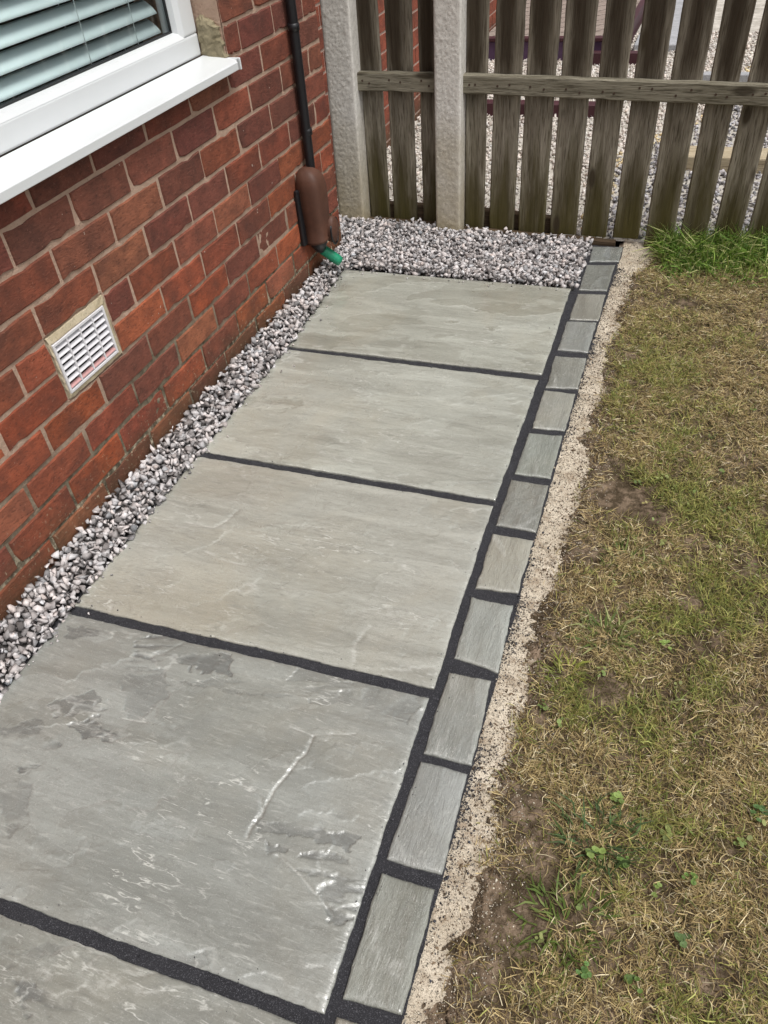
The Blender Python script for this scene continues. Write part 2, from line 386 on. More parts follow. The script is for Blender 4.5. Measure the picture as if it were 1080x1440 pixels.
def gridmesh(name, x0, x1, y0, y1, step, hf, smooth=True):
    nx = int((x1 - x0) / step) + 1; ny = int((y1 - y0) / step) + 1
    X, Y = np.meshgrid(np.linspace(x0, x1, nx), np.linspace(y0, y1, ny))
    Z = hf(X, Y); V = np.stack([X.ravel(), Y.ravel(), Z.ravel()], 1)
    i = np.arange(nx * ny).reshape(ny, nx)
    Q = np.stack([i[:-1, :-1], i[:-1, 1:], i[1:, 1:], i[1:, :-1]], -1).reshape(-1, 4)
    return npmesh(name, V, Q.ravel(), np.full(len(Q), 4), smooth)

# sand/lawn edge
EDGE_Y = [-2.6, -1.257, -1.09, -0.888, -0.634, -0.307, 0.019, 0.43, 0.922, 1.30, 1.446, 1.6]
EDGE_X = [1.225, 1.222, 1.204, 1.194, 1.190, 1.205, 1.206, 1.195, 1.178, 1.19, 1.235, 1.27]
def edge_x(y): return np.interp(y, EDGE_Y, EDGE_X) + 0.055 * (fbm(np.asarray(y) * 9, 3.3 + 0 * np.asarray(y), 4, 5, 0.65) - 0.5)
def lawn_h(x, y):
    h = -0.012 + 0.022 * (fbm(x * 4, y * 4, 21) - 0.5) + 0.018 * (fbm(x * 17, y * 17, 22, 4, 0.6) - 0.5)
    h = h + 0.02 * sstep(0.05, 0.5, x - edge_x(y))
    h = h + 0.016 * (fbm(x * 55, y * 55, 24, 4, 0.65) - 0.5) * sstep(.12, .02, np.abs(x - edge_x(y) - .02))
    return h - 0.013 * (1 - sstep(-0.045, 0.05, x - edge_x(y)))
lawn = tag(link('lawn', gridmesh('lawn', 1.15, 4.2, -3.0, 1.66, 0.016, lawn_h), MAT_SOIL), 'patchy worn lawn soil right of the paving', 'lawn', kind='structure')

def sand_h(x, y):
    h = -0.009 - 0.008 * sstep(1.12, 1.19, x) + 0.010 * (fbm(x * 22, y * 22, 31, 4, 0.6) - 0.5) + 0.005 * (vn(x * 170, y * 170, 33) - 0.5)
    return h - 0.02 * sstep(-0.02, 0.075, x - edge_x(y)) - 0.02 * sstep(0.0, -0.01, x - np.interp(y, [-2.7, -1.3, -.66, 0, .7, 1.5], [1.165, 1.146, 1.132, 1.120, 1.1135, 1.119]))
sand = tag(link('sand_strip', gridmesh('sand_strip', 1.10, 1.30, -2.7, 1.62, 0.006, sand_h), MAT_SAND), 'strip of cream bedding sand between setts and lawn', 'sand', kind='structure')

# ------------------------------------------------------------------ path
SETT_Y = [-2.7, -1.3, -.66, 0, .7, 1.5]; SETT_X = [1.165, 1.146, 1.132, 1.120, 1.1135, 1.119]
pm = gridmesh('path', 0.03, 1.119, -2.65, 1.53, 0.0075, lambda x, y: -0.0070 + 0.003 * (vn(x * 150, y * 150, 41) - 0.5) + 0.0022 * (fbm(x * 25, y * 25, 42) - 0.5) - 0.05 * ((y > 1.118) & (x < 0.985)) - 0.03 * (x < 0.09))
co = np.zeros(len(pm.vertices) * 3, np.float32); pm.vertices.foreach_get('co', co); co = co.reshape(-1, 3)
ex = np.interp(co[:, 1], SETT_Y, SETT_X) + 0.003 + 0.012 * (fbm(co[:, 1] * 14, co[:, 1] * 0 + 1.7, 44, 4, .65) - 0.45)
co[:, 0] += sstep(0.9, 1.119, co[:, 0]) * (ex - 1.119); pm.vertices.foreach_set('co', co.ravel()); pm.update()
path = tag(link('path', pm, MAT_JOINT), 'dark grey jointing between sandstone slabs and setts', 'path', kind='structure')

def g2w(px, py):                       # reference measurement -> point on the paving plane
    d = fw + r2 * ((px - 540) / FPX) - u2 * ((py - 720) / FPX)
    t = -CAM[2] / d.z
    return (CAM[0] + t * d.x, CAM[1] + t * d.y)

def dist_poly(X, Y, pts):
    D = np.full(X.shape, 9.0)
    for (ax, ay), (bx, by) in zip(pts[:-1], pts[1:]):
        dx, dy = bx - ax, by - ay; L = dx * dx + dy * dy + 1e-12
        t = np.clip(((X - ax) * dx + (Y - ay) * dy) / L, 0, 1)
        D = np.minimum(D, np.hypot(X - ax - t * dx, Y - ay - t * dy))
    return D

def inside(X, Y, pts):
    c = np.zeros(X.shape, bool); n = len(pts)
    for i in range(n):
        (x1, y1), (x2, y2) = pts[i], pts[(i + 1) % n]
        if y1 == y2: continue
        c ^= ((y1 > Y) != (y2 > Y)) & (X < (x2 - x1) * (Y - y1) / (y2 - y1) + x1)
    return c

def make_stone(name, quad, step, thick, seed, amp, color, mat, parent, terr=3, feats=(), darks=(), sett=False, ridge=0.0, lab=None):
    """riven flagstone: quad = TL, TR, BR, BL in world XY"""
    q = np.array(quad, float); ctr = q.mean(0)
    w = np.linalg.norm(q[1] - q[0]); h = np.linalg.norm(q[3] - q[0])
    nx = max(8, int(w / step)); ny = max(8, int(h / step))
    u, v = np.meshgrid(np.linspace(0, 1, nx + 1), np.linspace(0, 1, ny + 1))
    X = (1 - v) * ((1 - u) * q[0, 0] + u * q[1, 0]) + v * ((1 - u) * q[3, 0] + u * q[2, 0])
    Y = (1 - v) * ((1 - u) * q[0, 1] + u * q[1, 1]) + v * ((1 - u) * q[3, 1] + u * q[2, 1])
    # ragged hand-dressed edges
    eu = np.minimum(u, 1 - u) * w; ev = np.minimum(v, 1 - v) * h; e = np.minimum(eu, ev)
    jit = lambda s, a, b: (fbm(a, b, s, 4, 0.65) - 0.5)
    ja = 0.007 if not sett else 0.006
    fall = np.exp(-e / 0.012)
    X = X + fall * ja * jit(seed + 50, Y * 22, X * 0 + seed) * np.where(u < .5, 1, -1)
    Y = Y + fall * ja * jit(seed + 60, X * 22, Y * 0 + seed) * np.where(v < .5, 1, -1)
    # layered cleft surface
    ax = X * math.cos(.25) + Y * math.sin(.25); ay = -X * math.sin(.25) + Y * math.cos(.25)
    if sett: ax, ay = Y, X
    f = fbm(ax * 2.0, ay * 5.0, seed, 5, 0.55) + 0.10 * (fbm(X * 26, Y * 26, seed + 3, 4, 0.6) - 0.5)
    k = f * terr * 2.0; fr = k - np.floor(k)
    st = np.floor(k) + sstep(0.90, 1.0, fr)
    Z = amp * ((st / (terr * 2.0)) - 0.5) * 1.4 + amp * 0.7 * (f - 0.5)
    edge = np.exp(-((fr - 0.95) / 0.05) ** 2) * sstep(0.50, 0.68, fbm(X * 7, Y * 7, seed + 8, 4)) * 0.7
    Z = Z + amp * 0.22 * (fbm(ax * 14, ay * 46, seed + 5, 4, 0.6) - 0.5) + amp * 0.10 * (vn(X * 160, Y * 160, seed + 6) - 0.5)
    if ridge:
        a = math.radians(ridge); rr = X * math.cos(a) + Y * math.sin(a)
        rn = fbm(rr * 42 + 1.2 * fbm(X * 9, Y * 9, seed + 2), (-X * math.sin(a) + Y * math.cos(a)) * 6, seed + 7, 3, 0.55)
        Z = Z + amp * 0.75 * (rn - 0.5); edge = np.maximum(edge, 0.55 * sstep(0.66, 0.8, rn))
    # short bright cleft scars
    sc = fbm(ax * 9 + 2 * fbm(X * 4, Y * 4, seed + 12), ay * 34, seed + 9, 3, 0.5)
    scm = sstep(0.5, 0.75, fbm(X * 5, Y * 5, seed + 13, 3))
    edge = np.maximum(edge, 0.2 * sstep(0.73, 0.80, sc) * scm); Z = Z + amp * 0.4 * sstep(0.70, 0.80, sc) * scm
    layer = _h(np.floor(k).astype(np.int64), np.zeros_like(k).astype(np.int64) + seed, 5) * .65 + .35 * _h(np.floor(fbm(ax * 1.3 + 5, ay * 3.2, seed + 40, 5, .6) * 7).astype(np.int64), np.zeros_like(k).astype(np.int64), seed)
    dark = np.zeros_like(Z)
    nzx = 0.020 * (fbm(X * 14, Y * 14, 71, 4, 0.6) - 0.5); nzy = 0.020 * (fbm(X * 14, Y * 14, 75, 4, 0.6) - 0.5)
    for pts, depth, wid in feats:       # scarp: lower on the right-hand side of the line
        P = [g2w(*p) for p in pts]
        D = dist_poly(X + nzx * .5, Y + nzy * .5, P)
        sgn = np.zeros_like(D); 
        m = np.exp(-(D / wid) ** 2)
        Z = Z - depth * .9 * m; edge = np.maximum(edge, 0.95 * np.exp(-((D - wid * .2) / (wid * 0.35)) ** 2) * sstep(0.25, 0.55, fbm(X * 30, Y * 30, 77, 3)))
    for pts, depth, dk in darks:
        P = [g2w(*p) for p in pts]
        ins = inside(X + nzx * 3.2 + .02 * (fbm(ax * 12, ay * 50, seed + 36, 4, .65) - .5), Y + nzy * 3.2 + .03 * (fbm(ax * 9, ay * 40, seed + 35, 4, .65) - .5), P)
        str_ = sstep(0.34, 0.44, fbm(ax * 7, ay * 42, seed + 31, 4, 0.6)) * sstep(0.28, 0.5, fbm(X * 16, Y * 16, seed + 33, 3))
        Z = Z - depth * ins * str_; dark = np.maximum(dark, ins * dk * str_)
    Z = Z - Z[e > 0.01].mean() - 0.0030 * np.exp(-e / 0.003) - 0.0012 * np.exp(-e / 0.012)
    Z = np.clip(Z, -0.0045, 0.008)
    edge = np.maximum(edge, 0.35 * np.exp(-e / 0.004))
    V = np.stack([X.ravel() - ctr[0], Y.ravel() - ctr[1], Z.ravel()], 1)
    idx = np.arange(V.shape[0]).reshape(ny + 1, nx + 1)
    Q = np.stack([idx[1:, :-1], idx[1:, 1:], idx[:-1, 1:], idx[:-1, :-1]], -1).reshape(-1, 4)
    ring = np.concatenate([idx[0, :], idx[1:, -1], idx[-1, -2::-1], idx[-2:0:-1, 0]])
    low = V[ring].copy(); low[:, 2] = -thick; n0 = len(V); V = np.concatenate([V, low])
    m = len(ring); a = np.arange(m); b = (a + 1) % m
    SK = np.stack([ring[a], ring[b], n0 + b, n0 + a], -1)
    F = np.concatenate([Q, SK]); 
    me = npmesh(name, V, F.ravel(), np.full(len(F), 4), False)
    sm = np.zeros(len(F), bool); sm[:len(Q)] = True; me.polygons.foreach_set('use_smooth', sm)
    for nm, arr in (('edge', edge), ('dark', dark), ('layer', layer)):
        at = me.attributes.new(nm, 'FLOAT', 'POINT'); full = np.zeros(len(V), np.float32); full[:n0] = arr.ravel(); at.data.foreach_set('value', full)
    o = link(name, me, mat, parent, (ctr[0], ctr[1], 0)); o.color = (*color, 1)
    if lab: o['label'] = lab
    return o

SL = [
    ([(0.063, 1.112), (0.981, 1.126), (0.994, 0.523), (0.101, 0.501)], (0.36, 0.365, 0.325), 3.2e-3),
    ([(0.097, 0.480), (0.989, 0.491), (0.998, -0.106), (0.103, -0.117)], (0.36, 0.365, 0.328), 4.0e-3),
    ([(0.103, -0.141), (0.995, -0.128), (1.016, -0.720), (0.106, -0.746)], (0.36, 0.36, 0.325), 4.2e-3),
    ([(0.109, -0.773), (1.013, -0.745), (1.030, -1.346), (0.112, -1.377)], (0.285, 0.295, 0.28), 4.2e-3),
    ([(0.112, -1.400), (1.032, -1.370), (1.045, -1.970), (0.115, -1.995)], (0.275, 0.282, 0.262), 4.2e-3),
]
F4 = [([(440, 1037), (431, 1058), (418, 1070), (405, 1090), (385, 1113), (372, 1135), (366, 1150)], 0.0026, 0.0036), ([(340, 1104), (358, 1112), (367, 1124), (368, 1142), (352, 1165), (346, 1178)], 0.0026, 0.0040),
      ([(392, 1205), (410, 1218), (425, 1236), (436, 1250), (448, 1262), (470, 1288)], 0.0022, 0.0036), ([(255, 905), (230, 918), (205, 925)], 0.0016, 0.0036), ([(410, 1022), (440, 1035), (500, 1032)], .0012, .003), ([(150, 985), (170, 1008), (205, 1015)], .0012, .003)]
D4 = [([(188, 895), (260, 890), (330, 920), (320, 945), (240, 935), (190, 925)], 0.0022, 0.85),
      ([(98, 1018), (135, 1008), (178, 1024), (172, 1036), (120, 1042)], 0.002, 0.9), ([(15, 1050), (60, 1040), (95, 1058), (60, 1072), (25, 1070)], 0.002, 0.9),
      ([(90, 880), (150, 885), (140, 905), (95, 895)], 0.0015, 0.7), ([(150, 930), (230, 935), (240, 985), (190, 1010)], 0.001, 0.45),
      ([(352, 1160), (420, 1150), (505, 1178), (500, 1195), (420, 1180), (360, 1178)], 0.002, 0.7),
      ([(375, 1190), (440, 1205), (525, 1215), (505, 1290), (470, 1290), (430, 1240)], 0.0025, 0.6),
      ([(430, 930), (600, 975), (580, 1020), (470, 990), (400, 970)], 0.0015, 0.4), ([(0, 1085), (50, 1070), (40, 1140), (0, 1180)], 0.001, 0.4), ([(60, 985), (130, 970), (150, 1000), (80, 1010)], .0012, .7), ([(0, 1020), (45, 1012), (60, 1030), (0, 1042)], .001, .6), ([(250, 955), (330, 950), (420, 985), (330, 990)], .0008, .35),
      ([(240, 1325), (290, 1320), (300, 1345), (250, 1350)], 0.001, 0.4)]
F3 = [([(262, 733), (300, 742), (318, 733), (335, 718)], 0.0022, 0.006), ([(520, 880), (500, 905), (498, 935)], 0.0012, 0.008), ([(290, 775), (320, 790), (345, 795)], 0.0012, 0.005)]
F5 = [([(100, 1320), (150, 1345), (190, 1370), (235, 1360)], 0.003, 0.007)]
D5 = [([(20, 1380), (90, 1400), (120, 1430), (30, 1440)], 0.002, 0.7), ([(0, 1330), (80, 1320), (100, 1345), (10, 1360)], 0.001, 0.4)]
labs = ['smoothest sandstone slab next to the gravel by the fence', None, None, 'greyer slab with dark cleft patches and a raised scar', None]
for i, (q, c, a) in enumerate(SL):
    make_stone('paving_slab', q, 0.0022 if i == 3 else 0.0030, 0.024, 100 + 17 * i, a, c, MAT_SLAB, path, feats=[(), (), F3, F4, F5][i], darks=[(), (), (), D4, D5][i], lab=labs[i])

ST = [((1.003, 1.508), (1.118, 1.523), (1.121, 1.387), (1.010, 1.367)), ((1.004, 1.338), (1.112, 1.352), (1.112, 1.135), (1.010, 1.121)),
      ((1.012, 1.092), (1.110, 1.106), (1.114, 0.907), (1.015, 0.896)), ((1.009, 0.884), (1.110, 0.896), (1.113, 0.688), (1.013, 0.684)),
      ((1.013, 0.647), (1.114, 0.652), (1.118, 0.469), (1.020, 0.453)), ((1.018, 0.436), (1.114, 0.443), (1.118, 0.243), (1.022, 0.237)),
      ((1.018, 0.210), (1.116, 0.218), (1.118, 0.020), (1.021, 0.016)), ((1.017, -0.010), (1.119, -0.008), (1.124, -0.198), (1.021, -0.197)),
      ((1.022, -0.229), (1.122, -0.226), (1.126, -0.409), (1.026, -0.422)), ((1.026, -0.452), (1.123, -0.449), (1.135, -0.642), (1.035, -0.631)),
      ((1.034, -0.671), (1.127, -0.666), (1.138, -0.869), (1.041, -0.870)), ((1.040, -0.888), (1.136, -0.887), (1.142, -1.085), (1.043, -1.090)),
      ((1.041, -1.115), (1.140, -1.111), (1.146, -1.309), (1.050, -1.317)), ((1.052, -1.343), (1.148, -1.338), (1.152, -1.540), (1.055, -1.545)),
      ((1.055, -1.570), (1.150, -1.565), (1.155, -1.770), (1.057, -1.772))]
rdg = [0, 60, 0, 0, 5, 40, 10, -35, 35, 15, 8, 40, 12, 20, 0]
stc = [(.19, .205, .20), (.20, .21, .20), (.27, .265, .235), (.25, .26, .25), (.24, .245, .225), (.28, .285, .26), (.245, .26, .235), (.255, .26, .24), (.32, .315, .275), (.27, .28, .26), (.255, .265, .25), (.28, .29, .28), (.225, .235, .21), (.29, .27, .23), (.25, .26, .25)]
for i, q in enumerate(ST):
    make_stone('sett', q, 0.0033, 0.05, 300 + 13 * i, 3.6e-3, stc[i], MAT_SETT, path, sett=True, ridge=rdg[i] + 0.01 if rdg[i] else 0)

# ------------------------------------------------------------------ gravel & grains
def chip_protos(n, k=11, flat=0.62, seed=3):
    r = np.random.default_rng(seed); out = []
    for i in range(n):
        p = r.normal(size=(k, 3)); p /= np.linalg.norm(p, axis=1)[:, None]; p *= r.uniform(0.72, 1.0, (k, 1))
        p *= np.array([1, r.uniform(.6, .9), r.uniform(flat - .15, flat + .15)])
        bm = bmesh.new()
        for q in p: bm.verts.new(q)
        res = bmesh.ops.convex_hull(bm, input=bm.verts[:])
        loose = [v for v in bm.verts if not v.link_faces]
        if loose: bmesh.ops.delete(bm, geom=loose, context='VERTS')
        bmesh.ops.triangulate(bm, faces=bm.faces[:]); bm.verts.index_update()
        out.append((np.array([v.co[:] for v in bm.verts]), np.array([[v.index for v in f.verts] for f in bm.faces]))); bm.free()
    return out

def scatter(name, protos, P, size, col, mat, tilt=0.5, rng=RNG):
    n = len(P); pid = rng.integers(0, len(protos), n); VV = []; FF = []; CC = []; base = 0
    az = rng.uniform(0, 2 * np.pi, n); tx = rng.normal(0, tilt, n); ty = rng.normal(0, tilt, n)
    for k, (pv, pf) in enumerate(protos):
        I = np.where(pid == k)[0]
        if not len(I): continue
        ca, sa = np.cos(az[I]), np.sin(az[I]); cx, sx = np.cos(tx[I]), np.sin(tx[I]); c2, s2 = np.cos(ty[I]), np.sin(ty[I])
        v = pv[None] * size[I][:, None, None]
        x, y, z = v[..., 0], v[..., 1], v[..., 2]
        y, z = y * cx[:, None] - z * sx[:, None], y * sx[:, None] + z * cx[:, None]
        x, z = x * c2[:, None] + z * s2[:, None], -x * s2[:, None] + z * c2[:, None]
        x, y = x * ca[:, None] - y * sa[:, None], x * sa[:, None] + y * ca[:, None]
        V = np.stack([x, y, z], -1) + P[I][:, None, :]
        m = pv.shape[0]
        F = pf[None] + (base + np.arange(len(I)) * m)[:, None, None]
        VV.append(V.reshape(-1, 3)); FF.append(F.reshape(-1, 3)); CC.append(np.repeat(col[I], m, 0)); base += len(I) * m
    V = np.concatenate(VV); F = np.concatenate(FF); C = np.concatenate(CC)
    return link(name, npmesh(name, V, F.ravel(), np.full(len(F), 3), False, C), mat)

PROT = chip_protos(32, 8)
def chipcol(n, lo=0.12, hi=0.72, warm=0.03, rng=RNG):
    g = rng.beta(1.35, 1.05, n) * (hi - lo) + lo
    w = rng.normal(0, warm, n)
    c = np.stack([g * (1.0 + w + .02), g * (0.955), g * (0.94 - w * .6)], 1)
    return np.clip(c, 0.03, 0.8)

def grav_h(x, y):
    strip = 0.006 + 0.050 * np.clip(1 - x / 0.115, 0, 1) ** 0.8
    far = 0.012 + 0.022 * sstep(1.2, 1.5, y) * sstep(0.75, 0.2, x) + 0.0 * x
    t = sstep(1.06, 1.16, y)
    return strip * (1 - t) + np.maximum(far, strip * 0.9) * t + 0.006 * (fbm(x * 14, y * 14, 91, 3) - 0.5)
Ps = []; ss = []
for lay, dz, cell in ((0, -0.018, 0.016), (1, -0.009, 0.0155), (2, 0.000, 0.0155), (3, 0.005, 0.024)):
    def field(x0, x1, y0, y1):
        nx = int((x1 - x0) / cell); ny = int((y1 - y0) / cell)
        X, Y = np.meshgrid(np.linspace(x0, x1, nx), np.linspace(y0, y1, ny))
        return np.stack([X.ravel(), Y.ravel()], 1) + RNG.uniform(-.65, .65, (nx * ny, 2)) * cell
    A = np.concatenate([field(0.008, 0.118, -2.3, 1.16), field(-0.18, 0.985, 1.125, 1.53)])
    lim = np.where(A[:, 1] > 1.13, 0.996, np.interp(A[:, 1], [-2.3, -0.75, 0.5, 0.55, 1.1], [.120, .116, .111, .109, .075]))
    A = A[A[:, 0] < lim]
    A = A[~((A[:, 0] < 0.008) & (A[:, 1] < 1.30))]
    A = A[~((A[:, 1] < 1.13) & (A[:, 0] > 0.125))]
    inpost = ((A[:, 0] > .335) & (A[:, 0] < .455) & (A[:, 1] > 1.505)) | ((A[:, 0] < .03) & (A[:, 1] > 1.505))
    A = A[~inpost]
    z = grav_h(A[:, 0], A[:, 1]) + dz + RNG.normal(0, 0.003, len(A)); s = np.clip(RNG.lognormal(math.log(0.0138), 0.30, len(A)), 0.006, 0.022)
    near = (A[:, 1] < 1.12) & (A[:, 0] > lim[:1].min() - 0.012) if False else np.zeros(len(A), bool)
    Ps.append(np.column_stack([A, z])); ss.append(s)
ns_ = 46
yy_ = RNG.uniform(-1.0, 1.05, ns_); st_ = np.column_stack([np.interp(yy_, [-1, .5, 1.05], [.118, .112, .085]) + RNG.exponential(.012, ns_), yy_, np.full(ns_, .004)])
st2 = np.column_stack([RNG.uniform(.12, .95, 16), 1.10 - RNG.exponential(.012, 16), np.full(16, .004)])
Ps += [st_, st2]; ss += [RNG.uniform(.003, .008, ns_), RNG.uniform(.004, .008, 16)]
P = np.concatenate(Ps); sz = np.concatenate(ss)
gravel = tag(scatter('gravel', PROT, P, sz, chipcol(len(P)), MAT_CHIP, 0.55), 'grey and white limestone chippings along wall and fence', 'gravel', kind='stuff')
me = gridmesh('gravel_bed', -0.6, 0.99, -2.6, 1.60, 0.03, lambda x, y: grav_h(x, y) * (x < 0.11) - 0.024 - 0.02 * (x > 0.085) * (y < 1.12))
tag(link('gravel_bed', me, mk_cement('gravel_fines', (.05, .047, .045), (.15, .14, .135))), 'dark earth bed showing between the chippings', 'ground', kind='structure')

# sand grains + dark jointing crumbs on the sand
GP = chip_protos(8, 7, 0.8, 9)
n = 26000
y = RNG.uniform(-2.0, 1.58, n); sx0 = np.interp(y, SETT_Y, SETT_X); x = sx0 + .002 + (edge_x(y) + 0.09 - sx0) * RNG.beta(1.0, 1.9, n)
s = np.clip(RNG.lognormal(math.log(0.0017), 0.35, n), 0.0008, 0.005)
c = np.array([0.72, 0.65, 0.53]) * RNG.uniform(0.35, 1.12, (n, 1)); dk = RNG.random(n) < 0.24; c[dk] = np.array([0.11, 0.085, 0.065]) * RNG.uniform(.6, 1.6, (dk.sum(), 1))
tag(scatter('sand_grains', GP, np.column_stack([x, y, np.maximum(sand_h(x, y), lawn_h(x, y)) + 0.0006]), s, c, MAT_GRAIN, 1.0), 'loose cream grit lying on the sand strip', 'grit', kind='stuff')
n = 9000
y = RNG.uniform(-1.8, 1.35, n); dd = RNG.exponential(0.013, n)
keep = RNG.random(n) < sstep(0.42, 0.64, fbm(y * 5.5, y * 0 + 2.2, 55, 3)) * 0.9 + 0.10
sx_ = np.interp(y, SETT_Y, SETT_X)
x = sx_ + 0.001 + dd; far = RNG.random(n) < 0.06; x[far] += RNG.uniform(0, .05, far.sum())
P = np.column_stack([x, y, sand_h(x, y) + 0.0016])[keep]; n = len(P)
s = np.clip(RNG.lognormal(math.log(0.0019), 0.4, n), 0.0009, 0.006)
tag(scatter('jointing_crumbs', GP, P, s, np.array([0.045, 0.045, 0.052]) * RNG.uniform(.5, 1.9, (n, 1)), MAT_GRAIN, 1.0), 'spilt dark jointing crumbs beside the setts', 'jointing', kind='stuff')

n = 9000
y = RNG.uniform(-2.0, 1.5, n); x = edge_x(y) + .02 - RNG.exponential(.022, n) * (0.4 + 1.4 * fbm(y * 11, y * 0 + 8.8, 57, 3)); keep = x > np.interp(y, SETT_Y, SETT_X) + .004
P = np.column_stack([x, y, np.maximum(sand_h(x, y), lawn_h(x, y)) + .001])[keep]; n = len(P)
tag(scatter('soil_crumbs', GP, P, np.clip(RNG.lognormal(math.log(.0021), .5, n), .0009, .009), np.array([.16, .115, .075]) * RNG.uniform(.45, 1.6, (n, 1)), MAT_GRAIN, 1.0), 'brown soil crumbs spilt over the edge of the sand', 'soil', kind='stuff')
JL = [((.1, .490), (.99, .507)), ((.1, -.129), (.995, -.117)), ((.107, -.76), (1.013, -.733)), ((.112, -1.389), (1.03, -1.358)), ((.985, 1.12), (1.035, -1.36))]
P = []
for (ax_, ay_), (bx_, by_) in JL:
    m = 260 if ax_ < .9 else 700
    t = RNG.random(m); px_, py_ = by_ - ay_, -(bx_ - ax_); L_ = math.hypot(px_, py_); o_ = RNG.normal(0, .013, m)
    P.append(np.column_stack([ax_ + (bx_ - ax_) * t + px_ / L_ * o_, ay_ + (by_ - ay_) * t + py_ / L_ * o_, np.full(m, .0012)]))
P = np.concatenate(P); n = len(P)
tag(scatter('joint_grit', GP, P, np.clip(RNG.lognormal(math.log(.0011), .4, n), .0006, .0035), np.array([.05, .05, .057]) * RNG.uniform(.5, 2.4, (n, 1)), MAT_GRAIN, 1.0), 'specks of dark jointing grit along the slab edges', 'jointing', kind='stuff')

# ------------------------------------------------------------------ grass
def blades(name, P, L, W, az, lean, curl, col, roll=None):
    """P root (n,3). lean 0 = upright .. 1 = flat. 5 verts per blade"""
    n = len(P); dx, dy = np.cos(az), np.sin(az); a = lean * np.pi / 2
    px_, py_ = -dy, dx
    h1 = L * 0.5; out1 = np.sin(a) * h1; up1 = np.cos(a) * h1
    a2 = np.clip(a + curl, -0.3, 2.3); out2 = out1 + np.sin(a2) * h1; up2 = np.maximum(up1 + np.cos(a2) * h1, -0.004)
    bend = RNG.normal(0, 0.25, n) * h1
    z = P[:, 2]
    def pt(o, s, u_): return np.stack([P[:, 0] + dx * o + px_ * s, P[:, 1] + dy * o + py_ * s, z + u_], -1)
    tw = RNG.uniform(-.6, .6, n) * W
    V = np.stack([pt(0, -W / 2, 0), pt(0, W / 2, 0), pt(out1, -W * .45, up1 + tw), pt(out1, W * .45, up1 - tw), pt(out2, bend, up2)], 1).reshape(-1, 3)
    b = (np.arange(n) * 5)[:, None]
    q = (b + np.array([0, 1, 3, 2])); t = (b + np.array([2, 3, 4]))
    F = np.concatenate([q, t], 1).ravel()
    nper = np.tile([4, 3], n)
    return link(name, npmesh(name, V, F, nper, False, np.repeat(col, 5, 0)), MAT_BLADE)

n = 430000
x = 1.165 + (2.2 - 1.165) * RNG.random(n) ** 1.2; y = RNG.uniform(-1.75, 1.62, n)
d = x - edge_x(y)
greenf = fbm(x * 3.1, y * 3.1, 61, 4); g2 = fbm(x * 9, y * 9, 65, 3); bare = fbm(x * 4.6, y * 4.6, 63, 3)
for bx, by, br in ((1.285, -0.24, .07), (1.32, 0.0, .075), (1.262, -0.62, .055), (1.25, -0.9, .06), (1.275, 0.14, .06), (1.36, -0.62, .05), (1.235, -1.12, .05), (1.40, -0.06, .04), (1.24, .7, .05)):
    bare = bare - 0.40 * np.exp(-((x - bx) ** 2 + (y - by) ** 2) / br ** 2)
dens = sstep(0.20, 0.44, bare) * sstep(-0.03, 0.10, d + 0.05 * (g2 - .5)) * (0.18 + 0.82 * sstep(0.32, 0.66, fbm(x * 20, y * 20, 69, 3)))
k = RNG.random(n) < dens
x, y, greenf, g2 = x[k], y[k], greenf[k], g2[k]; n = len(x)
pal = np.array([(0.60, 0.475, 0.24), (0.36, 0.265, 0.12), (0.10, 0.068, 0.035), (0.80, 0.70, 0.46), (0.34, 0.315, 0.095), (0.18, 0.215, 0.05), (0.44, 0.45, 0.14)])
gf = sstep(0.47, 0.74, greenf + 0.45 * (g2 - .5)) * sstep(1.5, -.2, y) + 0.08
r = RNG.random(n); dead = np.where(r < .30, 0, np.where(r < .68, 1, np.where(r < .91, 2, 3))); grn = np.where(r < .45, 4, np.where(r < .85, 5, 6))
isg = RNG.random(n) < gf * 0.75
ci = np.where(isg, grn, dead); col = pal[ci] * RNG.uniform(.5, 1.25, (n, 1))
L = np.where(isg, RNG.uniform(.015, .036, n), RNG.uniform(.012, .036, n)); W = RNG.uniform(.0007, .0015, n) + isg * .0003
lean = np.where(isg, RNG.uniform(.35, .95, n), RNG.uniform(.72, 1.0, n))
tag(blades('grass', np.column_stack([x, y, lawn_h(x, y) + RNG.uniform(0, .008, n)]), L, W, RNG.uniform(0, 2 * np.pi, n), lean, RNG.uniform(-.1, .5, n), col), 'short dry straw and olive lawn grass', 'grass', kind='stuff')

# mossy thatch close to the soil
n = 110000
x = 1.17 + (2.1 - 1.17) * RNG.random(n) ** 1.15; y = RNG.uniform(-1.75, 1.6, n); mo = fbm(x * 6, y * 6, 161, 4, .6); d = x - edge_x(y)
bare2 = 0 * x
for bx, by, br in ((1.285, -0.24, .06), (1.32, 0.0, .065), (1.262, -0.62, .04), (1.25, -0.9, .05), (1.235, -1.12, .04)): bare2 = bare2 + np.exp(-((x - bx) ** 2 + (y - by) ** 2) / br ** 2)
k = RNG.random(n) < sstep(.36, .60, mo) * sstep(-.01, .10, d) * np.clip(1 - bare2, 0, 1); x, y = x[k], y[k]; n = len(x)
mc = np.array([(0.17, 0.155, 0.05), (0.23, 0.205, 0.075), (0.12, 0.125, 0.035), (0.10, 0.072, 0.036)])[RNG.integers(0, 4, n)] * RNG.uniform(.6, 1.3, (n, 1))
tag(blades('moss', np.column_stack([x, y, lawn_h(x, y)]), RNG.uniform(.006, .015, n), RNG.uniform(.0009, .0018, n), RNG.uniform(0, 2 * np.pi, n), RNG.uniform(.2, .9, n), RNG.uniform(0, .6, n), mc), 'olive mossy thatch in the lawn', 'moss', kind='stuff')

